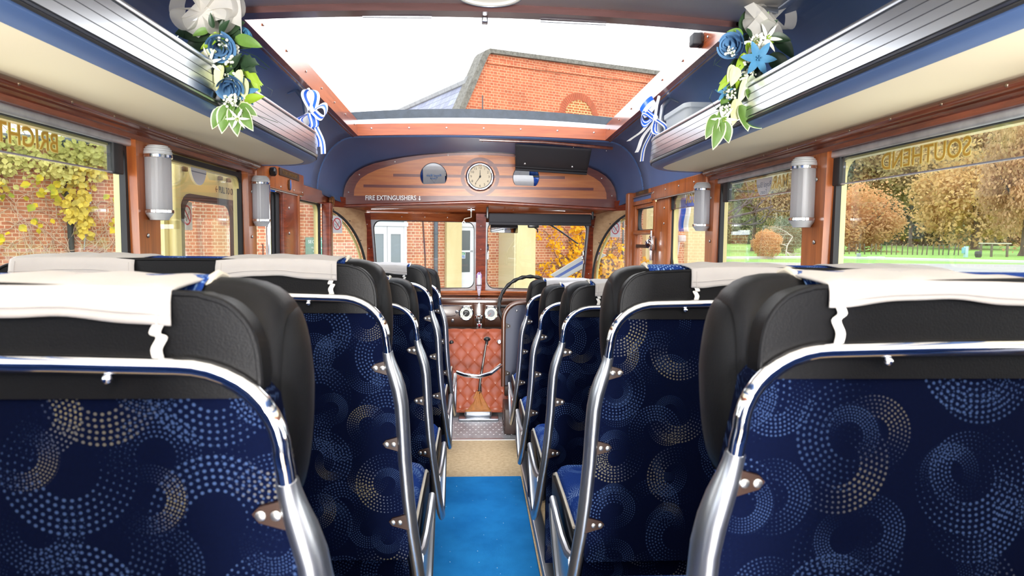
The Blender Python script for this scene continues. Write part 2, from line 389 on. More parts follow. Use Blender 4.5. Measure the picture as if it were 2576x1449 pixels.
tan_leather = P('tan_leather', lin(184, 116, 56), 0.55, var=(V(40), 0.3))
grey_panel = P('slate_grey_panel', lin(70, 74, 92), 0.5)
navy_wall = P('navy_side_lining', lin(40, 52, 84), 0.6)
window_glass = glass('window_glass', base=0.045, gain=0.9)
vent_glass = glass('vent_glass', tint=(0.90, 0.93, 0.91, 1), base=0.05)
mirror_m = P('mirror_silver', (0.93, 0.95, 0.97, 1), 0.01, 1.0)
frosted = sheer('frosted_glass', lin(240, 240, 243), 0.0, 0.72, 0.3)
tub_m = sheer('frosted_plastic', lin(238, 240, 238), 0.12, 0.5, 0.3)
organza = sheer('white_organza', lin(244, 240, 232), 0.3, 0.5, 0.4)
gold = sheer('gold_letter', lin(244, 214, 104), 0.0, 0.75)
letter_cream = sheer('cream_letter_edge', lin(246, 230, 170), 0.0, 0.6)
letter_white = P('white_letter', lin(245, 245, 242), 0.6)
letter_black = P('black_letter', lin(22, 22, 24), 0.6)
letter_blue = P('blue_letter', lin(70, 130, 190), 0.6)
letter_grey = P('grey_letter', lin(150, 155, 170), 0.6)
red_sign = P('sign_red', lin(206, 58, 70), 0.5)
sign_white = P('sign_white', lin(236, 236, 238), 0.5)
yellow_paint = P('primrose_paint', ext(238, 218, 146, 0.92), 0.35, coat=0.3)
white_paint = P('white_paint', ext(248, 249, 250), 0.5)
ribbon_white = P('white_satin', lin(245, 243, 238), 0.4, sheen=0.2)
ribbon_blue = P('blue_satin', lin(24, 96, 214), 0.32, sheen=0.2)
rose_blue = P('dusty_blue_petal', lin(110, 156, 196), 0.7, var=(V(30), 0.25), col2=lin(88, 134, 178))
lily_blue = P('teal_blue_petal', lin(76, 140, 180), 0.7, var=(V(30), 0.25))
petal_white = P('white_petal', lin(236, 236, 220), 0.7, var=(V(40), 0.15))
petal_cream = P('cream_petal', lin(222, 224, 176), 0.7)
leaf_dark = P('dark_green_leaf', lin(44, 68, 42), 0.45, var=(V(24), 0.3))
leaf_mid = P('mid_green_leaf', lin(104, 142, 60), 0.5, var=(V(30), 0.3))
leaf_lime = P('lime_leaf', lin(146, 176, 44), 0.5)
leaf_edge = P('pale_leaf_edge', lin(214, 224, 190), 0.6)
dial_cream = P('cream_dial', lin(206, 190, 162), 0.5)
dial_pale = P('pale_dial', lin(226, 230, 214), 0.4)
dial_grey = P('grey_dial', lin(120, 126, 134), 0.4)
crystal = sheer('cut_crystal', lin(232, 222, 236), 0.3, 0.5, 0.05)
amethyst = P('amethyst', lin(150, 100, 170), 0.1, coat=0.5)

# ------------------------------------------------------------------ coach shell
Y0 = -1.6                                       # the shell runs on behind the camera
def zrail(y): return 1.79 - 0.05 * (y - 2.2) / 2.15
def wall_x(y):                                   # inner face of the side wall: straight, then turning in to the windscreen pillar
    if y <= 4.72: return 1.05
    t = (y - 4.72) / 0.40; return 1.05 - 0.20 * t ** 1.15
def crown(x, top, drop): return top - drop * (x / 0.82) ** 2

def shell():
    # floor
    MB().box(-1.07, 1.07, Y0, 3.65, -0.03, 0.0).build('floor', lino, smooth=0, kind='structure', label='tan speckled linoleum floor of the aisle')
    b = MB().box(-1.0, 0.95, 3.65, 4.75, -0.03, -0.002)
    for i in range(26):
        for j in range(7):
            x = -0.22 + 0.42 * i / 25; y = 3.70 + 0.3 * j / 6
            if (i + j) % 2 == 0: b.box(x - 0.004, x + 0.004, y - 0.0015, y + 0.0015, -0.002, -0.0005)
    b.build('floor', alloy_plate, smooth=0, kind='structure', label='worn aluminium floor plate beside the driver')
    t = MB(); t.rbox(0.178, 0.222, Y0, 3.62, 0.0, 0.03, 0.006)
    t.build('trim_1', alloy, kind='structure', label='raised aluminium strip along the right edge of the blue runner')
    t = MB(); t.rbox(-0.252, -0.208, Y0, 3.62, 0.0, 0.03, 0.006)
    t.build('trim_2', alloy, kind='structure', label='raised aluminium strip along the left edge of the blue runner')
    t = MB(); t.box(-0.25, 0.25, 3.635, 3.66, -0.001, 0.004)
    t.build('trim_3', alloy, smooth=0, kind='structure', label='bright threshold strip between the tan and metal floors')
    # walls below the windows
    for s, nm in ((-1, 'wall_left'), (1, 'wall_right')):
        w = MB()
        if s < 0:
            w.box(-1.10, -1.05, Y0, 3.17, 0, 0.90); w.box(-1.10, -1.05, 3.60, 4.55, 0, 0.90)
        else:
            w.box(1.05, 1.10, Y0, 4.55, 0, 0.90)
        n = 8
        for i in range(n):
            ya, yb = 4.5 + 0.6 * i / n, 4.5 + 0.6 * (i + 1) / n
            xa, xb = wall_x(ya), wall_x(yb)
            w.add([(s * xa, ya, 0), (s * xb, yb, 0), (s * (xb + .04), yb + .01, 0), (s * (xa + .04), ya + .01, 0), (s * xa, ya, .72), (s * xb, yb, .72), (s * (xb + .04), yb + .01, .72), (s * (xa + .04), ya + .01, .72)],
                  [(0, 1, 5, 4), (1, 2, 6, 5), (2, 3, 7, 6), (3, 0, 4, 7), (4, 5, 6, 7), (0, 3, 2, 1)])
        w.build(nm, navy_wall, smooth=30, kind='structure')
    MB().box(-0.86, 0.86, 5.08, 5.12, -0.35, 0.64).build('wall_front', brown_metal, smooth=0, kind='structure')
    # cream ceiling behind the sunroof, blue coves, blue front dome
    MB().grid(lambda u, v: ((u - .5) * 1.70, Y0 + v * (2.2 - Y0), crown((u - .5) * 1.70, 1.835, .036)), 24, 4).build('ceiling', cream_roof, solid=0.012, kind='structure', label='cream rear ceiling lining')
    for s in (-1, 1):
        def cove(u, v, s=s):
            y = Y0 + v * (2.2 - Y0); a = u * PI / 2
            return (s * (0.853 + 0.205 * math.sin(a)), y, 1.425 + 0.372 * math.cos(a))
        MB().grid(cove, 14, 6).build('ceiling', vinyl_blue, solid=0.012, offset=0, kind='structure', label='blue cove lining over the %s luggage rack' % ('left' if s < 0 else 'right'))
        def cove2(u, v, s=s):
            y = 2.2 + v * 2.2; a = u * PI / 2; zt = zrail(y) + 0.004
            return (s * (0.812 + 0.246 * math.sin(a)), y, 1.425 - .04 * v + (zt - 1.425 + .04 * v) * math.cos(a))
        MB().grid(cove2, 14, 12).build('ceiling', vinyl_blue, solid=0.012, offset=0, kind='structure', label='blue cove lining between the %s sunroof rail and the windows' % ('left' if s < 0 else 'right'))
    half = [(0, 1.722), (.13, 1.719), (.25, 1.712), (.39, 1.70), (.52, 1.683), (.64, 1.66), (.76, 1.632), (.84, 1.600), (.90, 1.565), (.94, 1.525), (.965, 1.485), (.98, 1.44), (.985, 1.40), (.985, 1.37), (.98, 1.34)]
    start = []
    for i in range(len(half)):
        if i <= 6: x = 0.812 * i / 6; start.append((x, 1.757 - 0.014 * (x / .812) ** 2))
        else:
            a = (i - 6) / (len(half) - 7) * PI / 2; start.append((0.812 + 0.246 * math.sin(a), 1.385 + 0.358 * math.cos(a)))
    full = lambda h: [(-x, z) for x, z in h[::-1]] + h[1:]
    A, B = full(start), full(half); k = len(A)
    dome = MB(); rows = 12; vs = []
    for j in range(rows + 1):
        t = j / rows; y = 4.385 + 0.525 * t; q = t ** 1.9
        for (xa, za), (xb, zb) in zip(A, B):
            vs.append((xa + (xb - xa) * q, y, za + (zb - za) * q))
    dome.add(vs, [(j * k + i, j * k + i + 1, (j + 1) * k + i + 1, (j + 1) * k + i) for j in range(rows) for i in range(k - 1)])
    d = dome.build('ceiling', vinyl_blue, solid=0.012, offset=0, kind='structure', label='blue domed lining curving down to the clock panel')
    seam = MB()
    for s, i in ((-1, 6), (1, 6)):
        idx = k // 2 + s * i; pts = [Vector(vs[j * k + idx]) + Vector((0, -.002, -.004)) for j in range(0, rows + 1)]
        seam.tube(pts, 0.0022, 6)
    seam.build('seam', vinyl_blue, d)
    globals()['ARCH'] = half
    # sunroof surround
    t = MB()
    n = 24; pr = [(-0.03, 0.0), (0.03, 0.0), (0.03, 0.035), (-0.03, 0.035)]
    vs = [((i / n - .5) * 1.66, 2.21 + a, crown((i / n - .5) * 1.66, 1.812, .03) + c) for i in range(n + 1) for a, c in pr]
    t.add(vs, [(i * 4 + j, i * 4 + (j + 1) % 4, (i + 1) * 4 + (j + 1) % 4, (i + 1) * 4 + j) for i in range(n) for j in range(4)] + [(0, 1, 2, 3), (n * 4 + 3, n * 4 + 2, n * 4 + 1, n * 4)])
    rr = t.build('trim_4', wood_maroon, kind='structure', label='maroon wooden rail across the rear edge of the sunroof')
    for (xa, xb) in ((-0.41, -0.19), (0.16, 0.375)):
        z = crown((xa + xb) / 2, 1.81, .03)
        MB().tube([(xa, 2.238, z), (xb, 2.238, z - (.004 if xa > 0 else -.003))], 0.005, 8).build('catch_bar', alloy, rr)
    MB().rbox(-.03, -.01, 2.225, 2.26, 1.795, 1.812, .004).build('catch', alloy, rr)
    for s in (-1, 1):
        t = MB(); n = 16; sec = [(0.785, 0.0), (0.818, -0.002), (0.822, 0.10), (0.790, 0.10)]; vs = []
        for i in range(n + 1):
            y = 2.18 + 2.23 * i / n; z = zrail(y)
            vs += [(s * x, y, z + c) for x, c in sec]
        t.add(vs, [(i * 4 + j, i * 4 + (j + 1) % 4, (i + 1) * 4 + (j + 1) % 4, (i + 1) * 4 + j) for i in range(n) for j in range(4)] + [(0, 1, 2, 3), (n * 4 + 3, n * 4 + 2, n * 4 + 1, n * 4)])
        o = t.build('trim_%d' % (5 if s < 0 else 6), wood_rail, kind='structure', label='varnished wooden rail along the %s side of the sunroof' % ('left' if s < 0 else 'right'))
        b = MB(); vs = []
        for i in range(n + 1):
            y = 2.2 + 2.19 * i / n; z = zrail(y); vs += [(s * 0.816, y, z - 0.004), (s * 0.824, y, z - 0.006), (s * 0.824, y, z + 0.004), (s * 0.816, y, z + 0.004)]
        b.add(vs, [(i * 4 + j, i * 4 + (j + 1) % 4, (i + 1) * 4 + (j + 1) % 4, (i + 1) * 4 + j) for i in range(n) for j in range(4)]); b.build('bead', wood_dark, o)
        sc = MB()
        for i in range(7):
            y = 2.45 + 0.3 * i; sc.ball((s * 0.785, y, zrail(y) + 0.05), (.003, .005, .005), 8, 6)
        sc.build('screw', steel_screw, o)
    t = MB(); n = 24; vs = []
    def front(dy0, dy1, z0, z1, drop, m, nm, lab, hw=0.80, r=None):
        vs = []
        for i in range(n + 1):
            x = (i / n - .5) * 2 * hw; c = -drop * (x / hw) ** 2
            vs += [(x, dy0, z0 + c), (x, dy1, z0 + c), (x, dy1, z1 + c), (x, dy0, z1 + c)]
        mb = MB().add(vs, [(i * 4 + j, i * 4 + (j + 1) % 4, (i + 1) * 4 + (j + 1) % 4, (i + 1) * 4 + j) for i in range(n) for j in range(4)] + [(0, 1, 2, 3), (n * 4 + 3, n * 4 + 2, n * 4 + 1, n * 4)])
        return mb.build(nm, m, kind='structure', label=lab)
    fr = front(4.35, 4.40, 1.757, 1.828, .018, P('varnished_wood_front', lin(178, 92, 48), 0.24, var=((4, 40, 60), 0.5), coat=0.4, col2=lin(146, 68, 34)), 'trim_7', 'varnished wooden rail across the front edge of the sunroof')
    sc = MB()
    for i in range(7):
        x = -0.7 + 0.235 * i; sc.ball((x, 4.349, 1.80 - .018 * (x / .8) ** 2), (.006, .003, .006), 8, 6)
    sc.build('screw', steel_screw, fr)
    front(4.40, 4.45, 1.80, 1.872, .03, alloy_flute, 'trim_8', 'bright metal strip above the front sunroof rail', 0.84)
    front(4.45, 4.56, 1.80, 1.938, .042, seal_grey, 'trim_9', 'dark folded roof seal in front of the sunroof', 0.90)
    # brown mouldings above the windows
    prof = [(1.058, 1.432), (1.036, 1.434), (1.022, 1.430), (1.014, 1.424), (1.011, 1.416), (1.015, 1.409), (1.028, 1.406), (1.026, 1.402), (1.034, 1.398), (1.040, 1.394), (1.060, 1.393)]
    for s in (-1, 1):
        nm = 'left' if s < 0 else 'right'
        t = MB().prism(prof, Y0, 3.13, lambda a, b, d, s=s: (s * a, d, b))
        o = t.build('trim_%d' % (10 if s < 0 else 11), wood_dark, smooth=50, kind='structure', label='dark glossy moulding above the %s windows' % nm)
        sc = MB()
        for i in range(18): sc.ball((s * 1.012, -0.2 + i * 0.19, 1.417), (.003, .0042, .0042), 8, 6)
        sc.build('screw', bronze_screw, o)
        MB().box(min(s * 1.04, s * 1.10), max(s * 1.04, s * 1.10), Y0, 3.14, 1.380, 1.394).build('trim_%d' % (12 if s < 0 else 13), wood_red, smooth=0, kind='structure', label='thin red-brown rail under the %s moulding' % nm)
        MB().box(min(s * 1.06, s * 1.11), max(s * 1.06, s * 1.11), Y0, 4.56, 1.384, 1.45).build('wall_%s' % nm, yellow_paint, smooth=0, kind='structure', label='primrose outer panel over the %s windows' % nm)
        # sill
        t = MB(); t.rbox(min(s * 1.0, s * 1.10), max(s * 1.0, s * 1.10), Y0, 3.17 if s < 0 else 3.75, 0.895, 0.925, .008)
        t.build('trim_%d' % (14 if s < 0 else 15), wood_dark, kind='structure', label='window sill along the %s side' % nm)
    # window pillars
    k = 16
    for s in (-1, 1):
        nm = 'left' if s < 0 else 'right'
        for (ya, yb, which) in ((1.08, 1.16, 'rear'), (2.075, 2.205, 'middle'), (3.06, 3.155, 'front')):
            o = MB().prism([(ya, 0.92), (yb, 0.92), (yb + .004, 1.385), (ya - .012, 1.385)], 1.042, 1.07, lambda a, b, d, s=s: (s * (d + .0 * b), a, b)).build('trim_%d' % k, wood_post, smooth=0, kind='structure', label='varnished %s pillar between the %s windows' % (which, nm)); k += 1
            sc = MB()
            for z in (1.30, 1.10, 0.96): sc.ball((s * 1.04, (ya + yb) / 2 - .02, z), (.004, .007, .007), 8, 6)
            sc.build('screw', steel_screw, o)
            MB().box(min(s * 1.07, s * 1.088), max(s * 1.07, s * 1.088), ya - .02, yb + .02, 0.90, 1.382).build('rubber_edge', rubber, o, smooth=0)
            MB().box(min(s * 1.088, s * 1.108), max(s * 1.088, s * 1.108), ya - .004, yb + .006, 0.6, 1.40).build('outer_cover', yellow_paint, o, smooth=0)
    globals()['TRIM'] = k
shell()

def runner():
    o = MB().rbox(-0.2, 0.172, -0.3, 3.045, 0.0005, 0.010, 0.004)
    for i in range(60):                         # grit trodden into the pile
        x, y = random.uniform(-.19, .16), random.uniform(1.4, 3.0); q = random.uniform(.0007, .0017); o.ball((x, y, .0105), q, 5, 4, 1)
    o = o.build('carpet_runner', [carpet, P('grit', lin(150, 180, 206), 0.8)])
    tag(o, 'bright blue carpet runner laid along the aisle between the seats', 'carpet')
runner()

# ------------------------------------------------------------------ windows along the sides
WIN = 1
def side_window(s, ya, yb, vent=True, word=None, wy=None, corner=0.05, reach=None, label='', zt=1.366):
    """window in the side wall; word is painted to be read from outside"""
    global WIN
    o = empty('window_%d' % WIN, (s * 1.085, (ya + yb) / 2, 0.92), kind='structure', label=label); WIN += 1
    x0, y0, z0 = o.location
    f = lambda a, b, d: (s * (d), a - y0, b - z0)
    out = rrect(ya - .02, yb + .02, 0.905, zt + .01, 0.015); inn = rrect(ya + .012, yb - .012, 0.935, zt - .008, corner)
    MB().band(out, inn, -0.016, 0.012, f).build('window_frame', rubber, o)
    inn2 = rrect(ya + .019, yb - .019, 0.942, zt - .014, corner)
    MB().band(inn, inn2, -0.006, 0.020, f).build('outer_rim', yellow_paint, o)
    MB().prism(rrect(ya, yb, 0.92, zt, 0.02), 0.0, 0.004, f).build('pane', window_glass, o)
    if vent:
        va, vb = ya + .02, (reach or yb - .075)
        MB().prism(rrect(va, vb, 1.280, zt - .004, .012), -0.016, -0.012, f).build('vent_pane', vent_glass, o)
        MB().box(s * -0.018, s * -0.010, va - y0, vb - y0, 1.2765 - z0, 1.280 - z0).build('vent_edge', alloy_flute, o, smooth=0)
        MB().rbox(min(s * -.022, s * .0), max(s * -.022, s * .0), vb - y0 - .002, vb - y0 + .05, 1.275 - z0, zt - z0, .004).build('vent_channel', rubber, o)
        MB().rbox(min(s * -.030, s * -.004), max(s * -.030, s * -.004), ya - y0, yb - y0, zt - .006 - z0, zt + .016 - z0, .006).build('window_channel', alloy_plate, o)
    if word:
        rd = (0, 1, 0) if s > 0 else (0, -1, 0)
        for (m, off, dep) in ((letter_cream, .0022, 0.0004), (gold, 0.0, 0.0008)):
            t = text('lettering', word, 0.064, m, o, frame_mtx(rd, (0, 0, 1), (s * -0.0118 - x0 * 0, wy - y0, 1.320 - z0)), depth=dep, stretch=1.0, offset=off)
    return o
side_window(-1, 0.2, 1.08, vent=False, label='left window beside the nearest seats')
W1L = side_window(-1, 1.16, 2.075, word='BRIGHTON', wy=1.582, label='left window lettered in gold, brick wall and creeper outside', reach=1.985)
W2L = side_window(-1, 2.205, 3.06, label='left window in front of the open primrose door', vent=False)
side_window(1, 0.2, 1.08, vent=False, label='right window beside the nearest seats')
W1R = side_window(1, 1.16, 2.075, word='SOUTHEND', wy=1.66, label='right window lettered in gold, park trees outside', reach=2.03)
W2R = side_window(1, 2.205, 3.06, word='MARGATE', wy=2.53, label='middle right window with gold lettering and a round sticker', reach=2.95)
W3R = side_window(1, 3.155, 3.81, word='BRIGHTON', wy=3.40, label='right window behind the driver door, rounded corners', reach=3.78, corner=0.09)
side_window(-1, 3.885, 4.545, vent=False, label='small left window ahead of the doorway', zt=1.322)

def half_sticker(win, s, y, z, r, wordy):
    x0, y0, z0 = win.location
    f = lambda a, b, d: (s * d, a - y0, b - z0)
    e = empty('round_sticker', (s * (1.0885 if s < 0 else 1.0725), y, z), label='round pale sticker high on the %s' % ('left window in front of the open door' if s < 0 else 'right window under the word with M'), cat='sticker')
    g = lambda a, b, d: (s * d, a, b)
    MB().prism(arc(0, 0, r, r, 180, 360, 24), -0.004, -0.0035, g).build('sticker_face', sign_white, e)
    if wordy:
        for i, (w, sz) in enumerate((('Royal Blue', .03), ('Tours', .024))):
            text('lettering', w, sz, letter_grey, e, frame_mtx((0, 1, 0), (0, 0, 1), (-0.0042, 0, -0.025 - i * .028)), depth=.0002)
    else:
        MB().box(-s * .0042, -s * .0047, -r * .93, r * .93, -0.030, -0.026).build('stripe', letter_grey, e, smooth=0)
half_sticker(W2L, -1, 2.625, 1.366, 0.075, False)
half_sticker(W2R, 1, 2.58, 1.345, 0.072, True)

def no_smoking(loc, right, label):
    """white card, red ring and bar over a smoking cigarette; right = reading direction"""
    up = Vector((0, 0, 1)); m = frame_mtx(right, up, loc)
    e = empty('no_smoking_sign', loc, label=label, cat='sign'); base = Vector(loc)
    def f(a, b, d): return (m @ Vector((a, b, d))) - base
    w, h = .052, .060
    MB().prism(rrect(-w, w, -h, h, .003), 0, .0008, f).build('card', sign_white, e)
    c = [(0.042 * math.cos(2 * PI * i / 40), 0.042 * math.sin(2 * PI * i / 40) + .003) for i in range(40)]
    ci = [(0.0355 * math.cos(2 * PI * i / 40), 0.0355 * math.sin(2 * PI * i / 40) + .003) for i in range(40)]
    MB().band(c, ci, .0008, .0016, f).build('red_ring', red_sign, e)
    q = lambda x, y, a: (x * math.cos(a) - y * math.sin(a), x * math.sin(a) + y * math.cos(a) + .004)
    MB().prism([q(x, y, -PI / 4) for x, y in ((-.038, -.0028), (.038, -.0028), (.038, .0028), (-.038, .0028))], .0012, .0018, f).build('red_bar', red_sign, e)
    g = MB(); g.band([q(x, y, .8) for x, y in ((-.025, -.013), (.028, -.013), (.028, -.003), (-.025, -.003))], [q(x, y, .8) for x, y in ((-.023, -.0112), (.026, -.0112), (.026, -.0048), (-.023, -.0048))], .0008, .0013, f)
    for dx in (0, .007): g.tube([Vector(f(*q(-.02 + dx * .2 + .002 * math.sin(t * 3), .002 + t * .008 + dx, .8), .0012)) for t in (0, .5, 1, 1.5)], .0009, 5)
    g.build('cigarette', letter_black, e)

# ------------------------------------------------------------------ left doorway, its open door, header boards
def doorway():
    global TRIM
    o = MB().rbox(-1.085, -1.042, 3.60, 3.885, 0.0, 1.338, .006).build('trim_%d' % TRIM, wood_red, kind='structure', label='flat brown post between the open doorway and the small window'); TRIM += 1
    sc = MB()
    for z in (1.255, 1.12, .96): sc.ball((-1.041, 3.70, z), (.004, .008, .008), 8, 6)
    sc.build('screw', steel_screw, o)
    MB().rbox(-1.062, -1.032, 3.868, 3.892, 0.6, 1.34, .005).build('edge_post', wood_post, o)
    for i in range(3): MB().rbox(-1.10 + .012 * i, -1.088 + .012 * i, 3.49 + .03 * i, 3.61, 0.0, 1.33, .004).build('door_seal', rubber, o)
    MB().box(-1.082, -1.076, 3.592, 3.602, 0.0, 1.33).build('bright_edge', chrome, o, smooth=0)
    o = MB().rbox(-1.062, -1.028, 3.135, 3.97, 1.335, 1.452, .006).build('trim_%d' % TRIM, wood_post, kind='structure', label='varnished header board over the doorway'); TRIM += 1
    MB().tube([(-1.04, 3.15, 1.334), (-1.04, 3.96, 1.334)], .005, 8).build('bright_edge', alloy_flute, o)
    sc = MB()
    for y in (3.24, 3.5, 3.75, 3.93): sc.ball((-1.027, y, 1.352), (.003, .006, .006), 8, 6)
    sc.build('screw', steel_screw, o)
    e = empty('switch_knob', (-1.02, 3.33, 1.412), label='black faceted knob on the header board over the doorway', cat='knob')
    MB().lathe([(.016, -.012), (.022, -.004), (.022, .014), (.016, .020)], axis='x', n=8).build('knob', black_plastic, e, smooth=0)
    MB().lathe([(.012, -.010), (.012, -.004)], axis='x', n=12).build('collar', steel_screw, e)
    e = empty('capacity_plate', (-1.026, 3.66, 1.428), label='dark plate with raised passenger notice on the doorway header', cat='plate')
    MB().rbox(-.001, .003, -.19, .19, -.018, .018, .001).build('plate', P('dark_bronze_plate', lin(64, 44, 28), .45), e)
    text('lettering', 'TO SEAT 29 PASSENGERS', .026, P('worn_brass', lin(120, 88, 44), .4), e, frame_mtx((0, 1, 0), (0, 0, 1), (.0034, 0, 0)), depth=.0006, stretch=.98)
    e = empty('enamel_badge', (-1.026, 3.66, 1.375), label='small bronze badge with a blue oval below the passenger notice', cat='badge')
    MB().lathe([(.030, 0), (.030, .003), (.022, .005)], axis='x', n=8).build('shield', P('bronze', lin(120, 90, 66), .35, .6), e)
    MB().ball((.006, 0, 0), (.003, .011, .027), 12, 8).build('blue_oval', P('blue_enamel', lin(80, 120, 190), .2), e)
    # red cantrail up to the windscreen end, both sides
    for s in (-1, 1):
        nm = 'left' if s < 0 else 'right'; t = MB(); n = 10; ys = [3.96 + (4.92 - 3.96) * i / n for i in range(n + 1)]; vs = []
        if s > 0: ys = [4.60 + (4.92 - 4.60) * i / n for i in range(n + 1)]
        for y in ys:
            x = wall_x(y) - .004; zt = 1.404 - .02 * max(0, y - 4.5) / .4; zb = 1.318 if y < 4.57 else 1.302
            vs += [(s * x, y, zb), (s * x, y, zt), (s * (x + .04), y, zt), (s * (x + .04), y, zb)]
        t.add(vs, [(i * 4 + j, i * 4 + (j + 1) % 4, (i + 1) * 4 + (j + 1) % 4, (i + 1) * 4 + j) for i in range(n) for j in range(4)] + [(0, 1, 2, 3), (n * 4 + 3, n * 4 + 2, n * 4 + 1, n * 4)])
        o = t.build('trim_%d' % TRIM, wood_red, kind='structure', label='red-brown rail between the %s windows and the blue dome' % nm); TRIM += 1
    e = empty('maker_badge', (-1.015, 4.70, 1.345), label='oval bronze badge on the left rail beside the clock panel', cat='badge')
    MB().lathe([(.034, -.02), (.034, 0), (.024, .004), (.010, .005)], axis='x', n=24).build('plate', P('old_bronze', lin(130, 84, 50), .35, .5), e)
    MB().tube([(.004, .03 * math.cos(a), .03 * math.sin(a)) for a in [2 * PI * i / 24 for i in range(24)]], .003, 6, closed=True).build('rim', P('old_brass', lin(170, 120, 70), .35, .7), e)
doorway()

def open_door():
    e = empty('passenger_door', (-1.25, 3.12, 0.35), label='primrose passenger door folded back outside the left window', cat='door')
    y0, z0 = 3.12, .35
    f = lambda a, b, d: (d, a - y0, b - z0)
    n = 5; out = rrect(2.70, 3.58, -.25, 1.50, .05, n); inn = rrect(2.845, 3.545, .80, 1.278, .09, n)
    MB().band(out, inn, -.035, .0, f).build('door_panel', yellow_paint, e)
    inn2 = rrect(2.872, 3.518, .826, 1.252, .075, n)
    MB().band(inn, inn2, -.04, .006, f).build('rubber_surround', rubber, e)
    MB().prism(inn2, -.02, -.016, f).build('pane', window_glass, e)
    MB().rbox(-.002, .03, 2.735 - y0, 2.79 - y0, -.2 - z0, 1.47 - z0, .008).build('edge_fold', yellow_paint, e)
    for y, z in ((2.80, 1.375), (2.88, 1.375), (3.27, 1.372), (3.38, 1.372)): MB().rbox(0, .018, y - .012 - y0, y + .012 - y0, z - .01 - z0, z + .01 - z0, .004).build('trim_clip', P('brown_clip', lin(120, 92, 60), .5), e)
    text('lettering', '\u2190 PULL TO OPEN', .044, letter_black, e, frame_mtx((0, 1, 0), (0, 0, 1), (.001, 3.37 - y0, 1.318 - z0)), depth=.0005, stretch=.82)
open_door()
no_smoking((-1.2645, 2.945, 1.185), (0, 1, 0), 'no-smoking sign on the glass of the open primrose door')

def grab_pole():
    MB().tube([(-1.0, 3.19, 0.0), (-1.0, 3.19, 1.345)], .012, 12).build('grab_pole', chrome)
    tag(bpy.data.objects['grab_pole'], 'vertical chrome grab pole at the edge of the open doorway', 'pole')
grab_pole()

